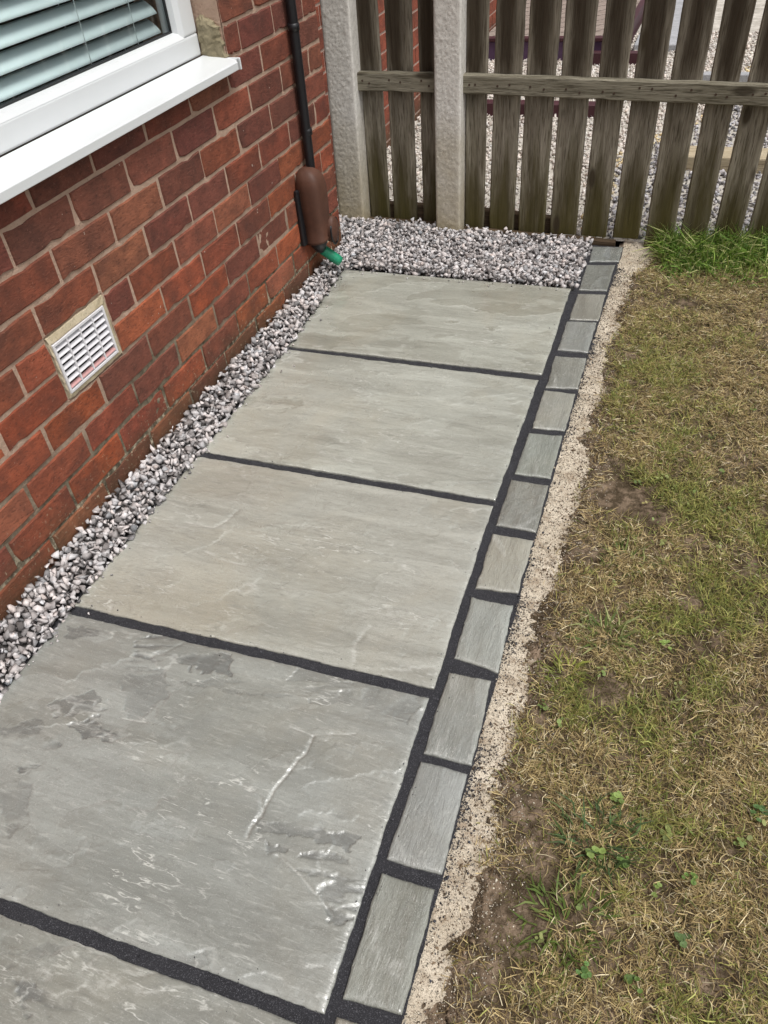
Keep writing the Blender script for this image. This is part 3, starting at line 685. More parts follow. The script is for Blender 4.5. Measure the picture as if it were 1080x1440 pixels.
# lush fringe under the fence
n = 13000
x = 1.23 + (2.6 - 1.23) * RNG.random(n) ** 1.1; y = 1.60 - RNG.exponential(0.12, n)
k = (y > 1.22) & (RNG.random(n) < sstep(0.22, 0.5, fbm(x * 7, y * 7, 81, 3)) + .1) & (x - 1.24 > (1.62 - y) * 0.20); x, y = x[k], y[k]; n = len(x)
tagcol = np.array([(0.16, 0.28, 0.045), (0.28, 0.39, 0.08), (0.085, 0.17, 0.028), (0.50, 0.50, 0.22)])[RNG.integers(0, 4, n)] * RNG.uniform(.7, 1.25, (n, 1))
tag(blades('fringe_grass', np.column_stack([x, y, lawn_h(x, y)]), RNG.uniform(.04, .16, n) * np.clip(1.25 - (1.6 - y) * 1.9, .35, 1), RNG.uniform(.002, .0042, n), RNG.normal(-1.6, 1.3, n), RNG.uniform(.05, .8, n), RNG.uniform(.2, 1.0, n), tagcol),
    'lush bright green grass fringe at the foot of the fence', 'grass', kind='stuff')

def tuft(cx, cy_, nb, rad, Lr, pal_, lab, grp=None):
    a = RNG.uniform(0, 2 * np.pi, nb); rr = rad * np.sqrt(RNG.random(nb)); px_ = cx + rr * np.cos(a); py_ = cy_ + rr * np.sin(a)
    c = np.array(pal_)[RNG.integers(0, len(pal_), nb)] * RNG.uniform(.75, 1.25, (nb, 1))
    o = blades('grass_tuft', np.column_stack([px_ - cx, py_ - cy_, lawn_h(px_, py_)]), RNG.uniform(*Lr, nb), RNG.uniform(.0022, .004, nb), a + RNG.normal(0, .7, nb), RNG.uniform(.3, .9, nb), RNG.uniform(.1, .7, nb), c)
    o.location = (cx, cy_, 0); tag(o, lab, 'grass tuft', grp); return o
GRN = [(0.17, 0.215, 0.06), (0.12, 0.17, 0.04), (0.30, 0.32, 0.13), (0.09, 0.13, 0.03)]
tuft(1.335, -0.475, 90, 0.04, (.03, .075), GRN, 'broad pale green grass tuft beside the bare soil patch')
tuft(1.272, -0.60, 70, 0.035, (.02, .05), [(0.26, 0.28, 0.06), (0.17, 0.19, 0.05)], 'yellowish small grass tuft close to the sand strip')
tuft(1.345, -0.235, 60, 0.05, (.025, .06), GRN, 'thin sprawling grass tuft right of the pinkish bare soil')
tuft(1.405, 0.20, 45, 0.03, (.02, .045), [(0.24, 0.28, 0.06), (0.16, 0.2, 0.05)], 'yellow green grass tuft in mid lawn near the far setts')
tuft(1.385, -0.93, 110, 0.06, (.03, .07), [(0.07, 0.12, 0.045), (0.10, 0.15, 0.05), (0.06, 0.09, 0.03)], 'dark green coarse grass tuft in the near lawn')
tuft(1.36, -1.10, 120, 0.07, (.02, .05), [(0.10, 0.15, 0.03), (0.15, 0.19, 0.05)], 'soft green grass tuft level with the last large sett')
tuft(1.50, -0.66, 70, 0.06, (.02, .045), [(0.20, 0.22, 0.06), (0.13, 0.15, 0.04)], 'olive grass tuft out in the lawn right of the yellowish tuft')

def weed(px, py, nl, R, c, lab, grp):
    X, Y = g2w(px, py); V = []; F = []; C = []
    for i in range(nl):
        a = random.uniform(0, 6.28); r0 = random.uniform(.2, 1) * R; lx = r0 * math.cos(a); ly = r0 * math.sin(a); s = random.uniform(.35, .6) * R * .75
        z0 = random.uniform(.008, .02); b = len(V); t1, t2 = random.uniform(-.4, .4), random.uniform(-.4, .4); cc = random.uniform(.7, 1.25)
        V.append((lx, ly, z0 - .002)); C.append([q * cc * 0.8 for q in c])
        for j in range(9):
            t = 6.283 * j / 9; k_ = 1 - .22 * (j == 0); ex, ey = s * k_ * math.cos(t + a), s * k_ * 0.85 * math.sin(t + a)
            V.append((lx + ex, ly + ey, z0 + ex * t1 + ey * t2)); C.append([q * cc for q in c])
        for j in range(9): F.append((b, b + 1 + j, b + 1 + (j + 1) % 9))
        b = len(V); V += [(lx - .0008, ly, z0), (lx + .0008, ly, z0), (lx * .3, ly * .3, -.01)]; C += [c] * 3; F.append((b, b + 1, b + 2))
    Fl = np.array(F).ravel()
    zb = float(lawn_h(np.array(X), np.array(Y)))
    o = link('weed', npmesh('weed', np.array(V), Fl, np.full(len(F), 3), True, np.array(C)), MAT_BLADE, None, (X, Y, zb + .002))
    tag(o, lab, 'weed', grp)
V = []; F = []; C = []
for q in range(150):
    X = 1.24 + .75 * random.random() ** 1.2; Y = random.uniform(-1.45, .5) if q % 4 else random.uniform(-.2, 1.3)
    if float(fbm(np.array(X * 5), np.array(Y * 5), 171, 3)) < .44: continue
    zb = float(lawn_h(np.array(X), np.array(Y))); cb = random.choice([(0.22, 0.29, 0.09), (0.15, 0.20, 0.06), (0.30, 0.33, 0.12), (0.33, 0.29, 0.12)])
    for i in range(random.randint(2, 6)):
        a = random.uniform(0, 6.28); r0 = random.uniform(.002, .013); lx, ly = X + r0 * math.cos(a), Y + r0 * math.sin(a); s_ = random.uniform(.0028, .0055); z0 = zb + random.uniform(.009, .02)
        b = len(V); t1, t2 = random.uniform(-.6, .6), random.uniform(-.6, .6); cc = random.uniform(.7, 1.25)
        V.append((lx, ly, z0 - .001)); C.append([w_ * cc * .85 for w_ in cb])
        for j in range(7):
            t = 6.283 * j / 7; ex_, ey_ = s_ * math.cos(t), s_ * .8 * math.sin(t); ex_, ey_ = ex_ * math.cos(a) - ey_ * math.sin(a), ex_ * math.sin(a) + ey_ * math.cos(a)
            V.append((lx + ex_, ly + ey_, z0 + ex_ * t1 + ey_ * t2)); C.append([w_ * cc for w_ in cb])
        for j in range(7): F.append((b, b + 1 + j, b + 1 + (j + 1) % 7))
tag(link('clover', npmesh('clover', np.array(V), np.array(F).ravel(), np.full(len(F), 3), True, np.array(C)), MAT_BLADE), 'tiny clover leaves sprinkled through the lawn', 'clover', kind='stuff')
LG = (0.24, 0.33, 0.09); MG = (0.13, 0.21, 0.05)
weed(835, 1200, 11, .016, LG, 'pale round-leaved weed beside the dark green coarse tuft', None)
weed(872, 1212, 9, .013, MG, 'mid green round-leaved weed right of a paler one', None)
weed(866, 1123, 10, .015, LG, 'pale weed cluster between the sand strip and lawn centre', None)
weed(934, 1172, 10, .014, (0.26, 0.30, 0.10), 'yellowish round-leaved weed in dry grass', None)
weed(921, 1255, 5, .011, LG, 'tiny bright weed with few leaves in dry grass', None)
weed(968, 1242, 7, .012, MG, 'small weed rosette right of the tiny bright one', None)
weed(822, 1372, 8, .014, (0.12, 0.22, 0.06), 'green weed near the bottom of the picture', None)
weed(890, 1388, 9, .014, MG, 'weed clump at the bottom right of its green neighbour', None)
weed(962, 1322, 9, .016, (0.11, 0.17, 0.06), 'broad-leaved dark weed low in the lawn', None)
weed(1064, 1150, 6, .016, (0.10, 0.18, 0.06), 'dark leafy weed at the right edge of the picture', None)
weed(935, 908, 6, .013, LG, 'lone pale weed leaf cluster above mid lawn', None)

# ================================================================== HOUSE
Yb, BL, ZJ, CH = -0.41272, 0.22537, 0.780796, 0.084958
WEND = Yb + BL / 2 * 15
OPEN = (-1.35, 0.623, 0.866, 2.05)                       # window opening y0,y1,z0,z1
VENT = (Yb, Yb + BL, ZJ - 5 * CH, ZJ - 3 * CH)
house = tag(empty('brick_house', (0, 0, 0)), 'red brick house wall with white window and air vent', 'house')

def wall_panels(y0, y1, z0, z1, xf, xb, holes):
    ys = sorted({y0, y1, *[h[0] for h in holes], *[h[1] for h in holes]}); zs = sorted({z0, z1, *[h[2] for h in holes], *[h[3] for h in holes]})
    L = []
    for a, b in zip(ys[:-1], ys[1:]):
        for c, d in zip(zs[:-1], zs[1:]):
            my, mz = (a + b) / 2, (c + d) / 2
            if any(h[0] < my < h[1] and h[2] < mz < h[3] for h in holes): continue
            L.append((xb, xf, a, b, c, d))
    return L
wall = link('wall', boxes('wall', wall_panels(-6.0, WEND - 0.004, -0.3, 5.2, -0.0075, -0.28, [OPEN, VENT])), MAT_MORTAR, house)

def brick_mesh(L, H, seed, D=0.06):
    r = np.random.default_rng(seed); nx, nz = 7, 2
    V = []; F = []
    for j in range(nz + 1):
        for i in range(nx + 1):
            ed = (i in (0, nx)) or (j in (0, nz))
            corner = (i in (0, nx)) and (j in (0, nz))
            V.append((-(0.0022 + r.uniform(0, .0014) + .0008 * corner) if ed else r.normal(0, .0006), -L / 2 + L * i / nx + r.normal(0, .0004), -H / 2 + H * j / nz + (r.normal(0, .0004) if j in (0, nz) else 0)))
    for q in range(len(V)):
        i_, j_ = q % (nx + 1), q // (nx + 1)
        if ((i_ in (0, nx)) or (j_ in (0, nz))) and r.random() < .09:
            d = r.uniform(.002, .0055); p = V[q]
            V[q] = (p[0] - .0015, p[1] - (d if i_ == nx else -d if i_ == 0 else 0), p[2] - (d if j_ == nz else -d if j_ == 0 else 0))
    # crisp inner loop just inside the arris keeps the face flat
    ix = lambda i, j: j * (nx + 1) + i
    ring = [ix(i, 0) for i in range(nx + 1)] + [ix(nx, j) for j in range(1, nz + 1)] + [ix(i, nz) for i in range(nx - 1, -1, -1)] + [ix(0, j) for j in range(nz - 1, 0, -1)]
    b0 = len(V)
    for q in ring:
        p = V[q]; V.append((-.0001 + r.normal(0, .0004), p[1] * (1 - .0032 / (L / 2)), p[2] * (1 - .0032 / (H / 2))))
    m = len(ring)
    inner = {q: b0 + a for a, q in enumerate(ring)}
    g_ = lambda i, j: inner.get(ix(i, j), ix(i, j))
    for j in range(nz):
        for i in range(nx): F.append((g_(i, j), g_(i + 1, j), g_(i + 1, j + 1), g_(i, j + 1)))
    for a in range(m): F.append((ring[a], ring[(a + 1) % m], b0 + (a + 1) % m, b0 + a))
    c0 = len(V)
    for q in ring: V.append((-D, V[q][1], V[q][2]))
    for a in range(m): F.append((ring[(a + 1) % m], ring[a], c0 + a, c0 + (a + 1) % m))
    me = pymesh('brick', V, F); me.materials.append(MAT_BRICK); return me

# hand-pointed mortar: an uneven skin that rises and sinks between the bricks
def mortar_skin():
    ys = np.linspace(-1.78, WEND - .003, 440); zs = np.linspace(-.1, 1.30, 205)
    Yg, Zg = np.meshgrid(ys, zs)
    Xg = -.0040 + .0030 * (fbm(Yg * 45, Zg * 45, 301, 4, .6) - .5) + .0014 * (fbm(Yg * 9, Zg * 9, 305, 3) - .5)
    i = np.arange(Yg.size).reshape(Yg.shape); Q = np.stack([i[:-1, :-1], i[:-1, 1:], i[1:, 1:], i[1:, :-1]], -1).reshape(-1, 4)
    cy0, cz0 = (Yg[:-1, :-1] + Yg[1:, 1:]) / 2, (Zg[:-1, :-1] + Zg[1:, 1:]) / 2; keep = np.ones(cy0.shape, bool)
    for ho in (OPEN, VENT): keep &= ~((cy0 > ho[0] - .003) & (cy0 < ho[1] + .003) & (cz0 > ho[2] - .003) & (cz0 < ho[3] + .003))
    Q = Q[keep.ravel()]
    return npmesh('mortar', np.stack([Xg.ravel(), Yg.ravel(), Zg.ravel()], 1), Q.ravel(), np.full(len(Q), 4), True)
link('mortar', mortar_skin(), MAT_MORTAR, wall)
bcache = {}
def get_brick(L, H):
    key = (round(L, 2), random.randrange(12))
    if key not in bcache: bcache[key] = brick_mesh(L, H, int(key[0] * 1000) * 7 + key[1])
    return bcache[key]
JT = 0.0105
def brick_rows(yb, bl, zj, ch, y0, y1, z0, z1, holes):
    k = math.floor((z0 - zj) / ch) + 1
    while zj + ch * k <= z1 + 1e-6:
        zt = zj + ch * k; zb = zt - ch; par = k % 2
        h = math.floor((y0 - yb) / bl) * 2 + par - 2
        while yb + bl / 2 * h < y1:
            a = max(yb + bl / 2 * h, y0); b = min(yb + bl / 2 * (h + 2), y1); h += 2
            segs = [(a, b)]
            for ho in holes:
                if zt > ho[2] + 0.02 and zb < ho[3] - 0.02:
                    ns = []
                    for s0, s1 in segs:
                        if s1 <= ho[0] or s0 >= ho[1]: ns.append((s0, s1)); continue
                        if s0 < ho[0]: ns.append((s0, ho[0]))
                        if s1 > ho[1]: ns.append((ho[1], s1))
                    segs = ns
            for s0, s1 in segs:
                if s1 - s0 > 0.035: yield s0, s1, zb, zt, k
        k += 1
REDS = [(0.30, 0.085, 0.040), (0.25, 0.072, 0.040), (0.34, 0.098, 0.044), (0.21, 0.070, 0.045), (0.33, 0.120, 0.066), (0.29, 0.074, 0.032), (0.18, 0.062, 0.044)]
INDZ, INDY = 1.30, -1.75
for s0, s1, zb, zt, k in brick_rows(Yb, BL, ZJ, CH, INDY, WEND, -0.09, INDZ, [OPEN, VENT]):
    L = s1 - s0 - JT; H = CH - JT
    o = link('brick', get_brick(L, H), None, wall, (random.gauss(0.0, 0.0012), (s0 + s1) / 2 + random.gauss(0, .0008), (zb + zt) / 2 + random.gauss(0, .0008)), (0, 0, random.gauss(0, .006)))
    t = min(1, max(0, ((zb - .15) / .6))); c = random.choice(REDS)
    base = [c[i] * (1 - .6 * t) + (0.165, 0.062, 0.047)[i] * .6 * t for i in range(3)]  # higher courses go dark maroon: brick tone plus sill shade painted into the colour
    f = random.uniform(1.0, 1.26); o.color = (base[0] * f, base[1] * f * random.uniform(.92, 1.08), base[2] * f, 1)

# remaining brickwork of the house, out of close view
def brick_bulk(name, gen, parent, xloc=0.0):
    V = []; F = []
    for s0, s1, zb, zt, k in gen:
        j = JT / 2; b = len(V)
        for xx, i in ((-.05, 0), (0.0, .001)):
            V += [(xx, s0 + j + i, zb + j + i), (xx, s1 - j - i, zb + j + i), (xx, s1 - j - i, zt - j - i), (xx, s0 + j + i, zt - j - i)]
        F += [(b + 4, b + 5, b + 6, b + 7), (b, b + 1, b + 5, b + 4), (b + 1, b + 2, b + 6, b + 5), (b + 2, b + 3, b + 7, b + 6), (b + 3, b, b + 4, b + 7)]
    o = link(name, pymesh(name, V, F), MAT_BRICK, parent, (xloc, 0, 0)); o['kind'] = 'stuff'; o.color = (0.22, 0.068, 0.046, 1); return o
ztop = ZJ + CH * math.floor((INDZ - ZJ) / CH + 1e-6)
def rest():
    yield from brick_rows(Yb, BL, ZJ, CH, -6.0, WEND, ztop + .02, 5.2, [OPEN])
    yield from brick_rows(Yb, BL, ZJ, CH, -6.0, INDY, -0.09, ztop + .001, [OPEN])
brick_bulk('brickwork', rest(), wall)

# window
win_y0, win_y1, wx = OPEN[0] + .005, 0.612, -0.080
fz0 = 0.880
gz0 = 0.952; gy1 = 0.525
frame = link('window', boxes('window', [(wx - .07, wx, win_y0, win_y1, fz0, 0.938), (wx - .07, wx, win_y1 - .072, win_y1, 0.938, 2.04), (wx - .07, wx, win_y0, win_y0 + .07, 0.938, 2.04), (wx - .07, wx, win_y0 + .07, win_y1 - .072, 1.97, 2.04), (wx - .07, wx, -.55, -.48, .938, 1.97)], 0.006, 2), MAT_UPVC, house)
# glazing bead: sloped strip round the glass
def bead():
    V = []; F = []
    y0, y1, z0, z1 = -.48, win_y1 - .072, .938, 1.97
    for (xx, i) in ((wx - .0005, -.002), (wx - .010, .012), (wx - .026, .016)):
        V += [(xx, y0 + i, z0 + i), (xx, y1 - i, z0 + i), (xx, y1 - i, z1 - i), (xx, y0 + i, z1 - i)]
    for k in range(2):
        for j in range(4): F.append((k * 4 + j, k * 4 + (j + 1) % 4, k * 4 + 4 + (j + 1) % 4, k * 4 + 4 + j))
    return pymesh('glazing_bead', V, F)
link('glazing_bead', bead(), MAT_UPVC, frame)
def gasket():
    V = []; F = []
    y0, y1, z0, z1 = -.48, win_y1 - .072, .938, 1.97
    for (xx, i) in ((wx - .0255, .0155), (wx - .024, .020), (wx - .032, .021)):
        V += [(xx, y0 + i, z0 + i), (xx, y1 - i, z0 + i), (xx, y1 - i, z1 - i), (xx, y0 + i, z1 - i)]
    for k in range(2):
        for j in range(4): F.append((k * 4 + j, k * 4 + (j + 1) % 4, k * 4 + 4 + (j + 1) % 4, k * 4 + 4 + j))
    return pymesh('gasket', V, F)
link('gasket', gasket(), MAT_GASKET, frame)
for a_, b_ in ((-.475, win_y1 - .076), (win_y0 + .068, -.552)):
    link('pane', pymesh('pane', [(wx - .031, a_, .944), (wx - .031, b_, .944), (wx - .031, b_, 1.965), (wx - .031, a_, 1.965)], [(0, 1, 2, 3)]), MAT_GLASS, frame)
# sill: profile extruded along y
def sill():
    prof = [(wx + .004, .8795), (-.02, .8745), (.030, .868), (.0375, .8665), (.0400, .8635), (.0400, .8455), (.0385, .8440), (.034, .8440), (.033, .8555), (0.002, .8585), (wx + .004, .8625)]
    ya, yb_ = OPEN[0] - .05, 0.600
    n = len(prof); V = []; F = []
    for x_, z_ in prof: V.append((x_, ya, z_))
    for x_, z_ in prof:
        V.append((x_, (0.615 if x_ > -0.001 else .617) - (0.012 if x_ > .03 else 0.0) + 0.0, z_))
    for i in range(n): F.append((i, (i + 1) % n, n + (i + 1) % n, n + i))
    F.append(tuple(range(n))[::-1]); F.append(tuple(range(n, 2 * n)))
    me = pymesh('sill', V, F); return me
link('sill', sill(), MAT_UPVC, frame)
link('sill_end_cap', boxes('sill_end_cap', [(.0, .0415, .6155, .6215, .8415, .8725)], .0015), MAT_UPVC, frame)
# crumbled cement fillet in the reveal beside the frame
def patch():
    bm = bmesh.new(); r = random.Random(4)
    N = 14; K = 6
    rows = []
    for j in range(N + 1):
        t = j / N; z = .8665 + t * .115
        wdt = (.072 if t < .72 else .072 - (t - .72) * .16) + r.uniform(-.006, .006)
        row = []
        for i in range(K + 1):
            s_ = i / K
            row.append(bm.verts.new((-.079 + s_ * wdt, .6235 - .020 + .006 * r.random() + (.010 * abs(s_ - .5)) + .022 * max(0, t - .8) * 4, z + r.uniform(-.002, .002))))
        rows.append(row)
    for j in range(N):
        for i in range(K): bm.faces.new((rows[j][i], rows[j + 1][i], rows[j + 1][i + 1], rows[j][i + 1]))
    bk = []
    per = [r_[0] for r_ in rows] + rows[-1][1:] + [r_[-1] for r_ in rows[-2::-1]] + rows[0][-2:0:-1]
    bk = [bm.verts.new((v.co.x, .634, v.co.z)) for v in per]
    for a in range(len(per)):
        b = (a + 1) % len(per); bm.faces.new((per[b], per[a], bk[a], bk[b]))
    me = bpy.data.meshes.new('cement_patch'); bmesh.ops.recalc_face_normals(bm, faces=bm.faces[:]); bm.to_mesh(me); bm.free(); return me
link('cement_patch', patch(), MAT_CEMENT, house)
# brick return of the reveal (sides of jamb bricks are deep enough to be seen)
for j in range(0, 6):
    zb = 0.866 + .004 + j * CH
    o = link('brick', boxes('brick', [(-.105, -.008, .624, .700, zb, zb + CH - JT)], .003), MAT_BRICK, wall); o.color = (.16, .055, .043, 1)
# dark room behind the window
link('room', boxes('room', [(-2.3, -2.25, OPEN[0], OPEN[1] + .4, .2, 2.4), (-2.25, -.285, OPEN[1] + .35, OPEN[1] + .4, .2, 2.4), (-2.25, -.285, OPEN[0] - .05, OPEN[0], .2, 2.4), (-2.25, -.285, OPEN[0], OPEN[1] + .35, 2.35, 2.4), (-2.25, -.285, OPEN[0], OPEN[1] + .35, .2, .25)]), MAT_DARKROOM, house)

# blind
blind = tag(empty('venetian_blind', (-0.146, -0.4, 0.94)), 'pale aqua venetian blind behind the window glass', 'blind')
def slat_mesh():
    V = []; F = []; W = .05; ns = 6; t = math.radians(41)
    for yy in (-.42, .905):
        for i in range(ns + 1):
            s_ = (i / ns - .5) * W; bow = .004 * (1 - (2 * i / ns - 1) ** 2)
            V.append((-s_ * math.cos(t) * -1 + bow * math.sin(t), yy, -s_ * math.sin(t) + bow * math.cos(t)))
    for i in range(ns): F.append((i, i + 1, ns + 2 + i, ns + 1 + i))
    me = pymesh('slat', V, F, True); me.materials.append(MAT_BLIND); return me
sm_ = slat_mesh()
for j in range(23):
    o = link('slat', sm_, None, blind, (0.0, 0.0 + .0, 0.0 + .006 + j * .0452 - .015), (random.gauss(0, .002), 0, 0))
    md = o.modifiers.new('t', 'SOLIDIFY'); md.thickness = .0009
for yy in (-.20, .185, .57, .78):
    link('cord', tube('cord', [(.024, yy, -.04), (.024, yy, 1.02)], .0011, 6), MAT_CORD, blind)
    link('cord', tube('cord', [(-.023, yy + .0, -.04), (-.023, yy, 1.02)], .0011, 6), MAT_CORD, blind)

# air vent
vy0, vy1, vz0, vz1 = -.4055, -.2035, .3725, .5055
vf = .007
vent = link('air_vent', boxes('air_vent', [(-.02, .0035, vy0, vy0 + vf, vz0, vz1), (-.02, .0035, vy1 - vf, vy1, vz0, vz1), (-.02, .0035, vy0 + vf, vy1 - vf, vz0, vz0 + vf), (-.02, .0035, vy0 + vf, vy1 - vf, vz1 - vf, vz1), ], .0008), MAT_VENT, house)
link('vent_back', boxes('vent_back', [(-.060, -.055, vy0 - .01, vy1 + .01, vz0 - .01, vz1 + .01)]), MAT_GASKET, vent)
for i in (1, 2, 3):
    yy = vy0 + (vy1 - vy0) * i / 4
    link('mullion', boxes('mullion', [(-.012, .0028, yy - .0022, yy + .0022, vz0 + vf, vz1 - vf)], .0005), MAT_VENT, vent)
nl = 7
for j in range(nl):
    zz = vz0 + vf + (vz1 - vz0 - 2 * vf) * (j + .5) / nl
    V = [(-.0065, vy0 + vf, zz + .0018), (-.0055, vy0 + vf, zz + .0028), (.0022, vy0 + vf, zz - .0040), (.0012, vy0 + vf, zz - .0054)]
    V += [(a, vy1 - vf, c) for a, b, c in V]
    me = pymesh('louvre', V, [(0, 1, 5, 4), (1, 2, 6, 5), (2, 3, 7, 6), (3, 0, 4, 7), (0, 3, 2, 1), (4, 5, 6, 7)])
    link('louvre', me, MAT_VENTPINK if j == 0 else MAT_VENT, vent)
def surround():
    bm = bmesh.new(); r = random.Random(8)
    outer = (VENT[0] + .002, VENT[1] - .002, VENT[2] + .003, VENT[3] - .001); inn = (vy0, vy1, vz0, vz1); N = 12
    def loop(b, x, jt):
        P = [(b[0], b[2]), (b[1], b[2]), (b[1], b[3]), (b[0], b[3])]; L = []
        for a in range(4):
            p, q = P[a], P[(a + 1) % 4]
            for i in range(N): L.append(bm.verts.new((x + r.uniform(-jt, jt) * .6, p[0] + (q[0] - p[0]) * i / N + r.uniform(-jt, jt), p[1] + (q[1] - p[1]) * i / N + r.uniform(-jt, jt))))
        return L
    ls = [loop((outer[0] - .001, outer[1] + .001, outer[2] - .001, outer[3] + .001), -.012, .0005), loop(outer, -.002, .002), loop((inn[0] - .003, inn[1] + .003, inn[2] - .003, inn[3] + .003), .001, .0012), loop((inn[0] + .001, inn[1] - .001, inn[2] + .001, inn[3] - .001), -.003, .0002)]
    for a, b in zip(ls[:-1], ls[1:]):
        m = len(a)
        for i in range(m): bm.faces.new((a[i], a[(i + 1) % m], b[(i + 1) % m], b[i]))
    me = bpy.data.meshes.new('mortar_surround'); bm.to_mesh(me); bm.free(); return me
link('mortar_surround', surround(), MAT_CREAM, vent)

# black pipe, brown cover, green pipe end
pipe = tag(empty('downpipe', (0.024, 1.02, 0.40)), 'thin black plastic pipe running down the brick wall', 'pipe')
link('pipe', tube('pipe', [(0, 0.018, 2.2), (0, 0.008, .5), (0, -.004, 0.02), (0.008, -.012, -.06)], .0165, 16), MAT_PIPE, pipe)
for zz in (.15, .47, .58):
    link('pipe_clip', tube('pipe_clip', [(0, .002 + zz * .01, zz - .011), (0, .002 + zz * .01, zz - .010), (0, .002 + zz * .01, zz + .010), (0, .002 + zz * .01, zz + .011)], [.0165, .0195, .0195, .0165], 16), MAT_PIPE, pipe)
cover = tag(empty('cable_cover', (0.0, 0.965, 0.16)), 'brown rounded plastic cover on the wall below black pipe', 'cover box')
def cover_mesh():
    # vertical stadium shell: cross-section is a rounded D against the wall, domed at the top
    V = []; F = []; n = 16; rows = []
    H = .285
    for zz, sc in ((0.0, .84), (.004, .90), (.012, .90), (.016, .86), (.08, .93), (.16, 1.0), (.205, .98), (.232, .90), (.250, .76), (.262, .52), (.268, .2)):
        row = []
        for i in range(n + 1):
            t = math.pi * i / n
            e = .5
            yy = -.055 * math.copysign(abs(math.cos(t)) ** e, math.cos(t)) * (sc if zz > .1 else sc); xx = .082 * abs(math.sin(t)) ** e * min(1, sc + .04)
            row.append(len(V)); V.append((xx, yy + .012 * (1 - zz / H) * .8, zz + .006 * math.sin(t)))
        rows.append(row)
    for a, b in zip(rows[:-1], rows[1:]):
        for i in range(n): F.append((a[i], a[i + 1], b[i + 1], b[i]))
    F.append(tuple(rows[-1]))
    me = pymesh('cover_shell', V, F, True); return me
o = link('cover_shell', cover_mesh(), MAT_BROWN, cover, (0.006, 0, 0.014)); md = o.modifiers.new('t', 'SOLIDIFY'); md.thickness = .003
link('back_plate', boxes('back_plate', [(.0, .016, -.066, .070, .02, .225)], .006, 2), MAT_PIPE, cover)
link('spigot', tube('spigot', [(.040, .0, .05), (.038, .008, .01), (.034, .022, -.012), (.032, .034, -.026)], [.034, .034, .026, .021], 16), MAT_PIPE, cover)
def lobe():
    V = []; F = []; n = 20
    for x_, r_ in ((.050, .030), (.078, .041), (.094, .042), (.102, .034), (.104, 0.006)):
        for i in range(n):
            t = 2 * math.pi * i / n; V.append((x_, .040 + r_ * .80 * math.cos(t), .050 + r_ * 1.2 * math.sin(t)))
    for k in range(4):
        for i in range(n): F.append((k * n + i, k * n + (i + 1) % n, (k + 1) * n + (i + 1) % n, (k + 1) * n + i))
    F.append(tuple(range(4 * n, 5 * n)))
    return pymesh('end_lobe', V, F, True)
link('end_lobe', lobe(), MAT_BROWN, cover)
link('ring', tube('ring', [(.096, .040 + .034 * math.cos(t), .048 + .052 * math.sin(t)) for t in [i * 6.2832 / 18 + 2.6 for i in range(14)]], .0035, 8), MAT_PIPE, cover)
gp = tag(link('pipe_end', tube('pipe_end', [(.030, 1.000, .133), (.040, 1.004, .125), (.085, 1.020, .083), (.096, 1.024, .073)], [.018, .020, .020, .018], 16), MAT_GREEN), 'short green plastic pipe end poking out of the gravel', 'pipe end')

# ================================================================== FENCE
def wpost(name, x0, x1, lean, lab, seed):
    """concrete post with a rock-faced front panel between smooth margins"""
    W = x1 - x0; H = 1.75; zb = -.25; nx, nz = 34, 480
    u, v = np.meshgrid(np.linspace(0, 1, nx + 1), np.linspace(0, 1, nz + 1))
    X = x0 + u * W; Z = zb + v * H
    mrg = sstep(0.0, .06, np.minimum(u - .06, .90 - u))
    rf = fbm(X * 95, Z * 80, seed, 3, .6); rg = np.abs(fbm(X * 75, Z * 60, seed + 9, 2) - .5) * 2
    Yf = 1.500 + mrg * (.0008 - .0013 * rf - .0016 * rg) + .0012 * fbm(X * 200, Z * 200, seed + 4, 2)
    Yf = Yf + .006 * np.exp(-np.minimum(u, 1 - u) * W / .003)
    X = X + lean * (Z - 0)
    F_ = np.stack([X.ravel(), Yf.ravel(), Z.ravel()], 1); idx = np.arange(len(F_)).reshape(nz + 1, nx + 1)
    Q = np.stack([idx[:-1, :-1], idx[:-1, 1:], idx[1:, 1:], idx[1:, :-1]], -1).reshape(-1, 4)
    ring = np.concatenate([idx[0, :], idx[1:, -1], idx[-1, -2::-1], idx[-2:0:-1, 0]]); lo = F_[ring].copy(); lo[:, 1] = 1.605; n0 = len(F_); V = np.concatenate([F_, lo])
    m = len(ring); a = np.arange(m); b = (a + 1) % m
    SK = np.stack([ring[b], ring[a], n0 + a, n0 + b], -1)
    Fa = np.concatenate([Q, SK]); nper = np.full(len(Fa), 4)
    loops = np.concatenate([Fa.ravel(), (n0 + a)[::-1]]); nper = np.append(nper, m)
    V[:, 0] -= x0; V[:, 1] -= 1.5
    me = npmesh(name, V, loops, nper, False); sm = np.zeros(len(nper), bool); sm[:len(Q)] = True; me.polygons.foreach_set('use_smooth', sm)
    return tag(link(name, me, MAT_CONC, None, (x0, 1.5, 0)), lab, 'fence post', 'concrete fence posts')
wpost('concrete_post', -.110, .008, .022, 'textured concrete post against the corner of the house', 501)
wpost('concrete_post', .339, .444, .015, 'textured concrete post standing between the two fence panels', 540)
wpost('concrete_post', 2.46, 2.565, .0, 'concrete post at the far right end of the fence', 570)

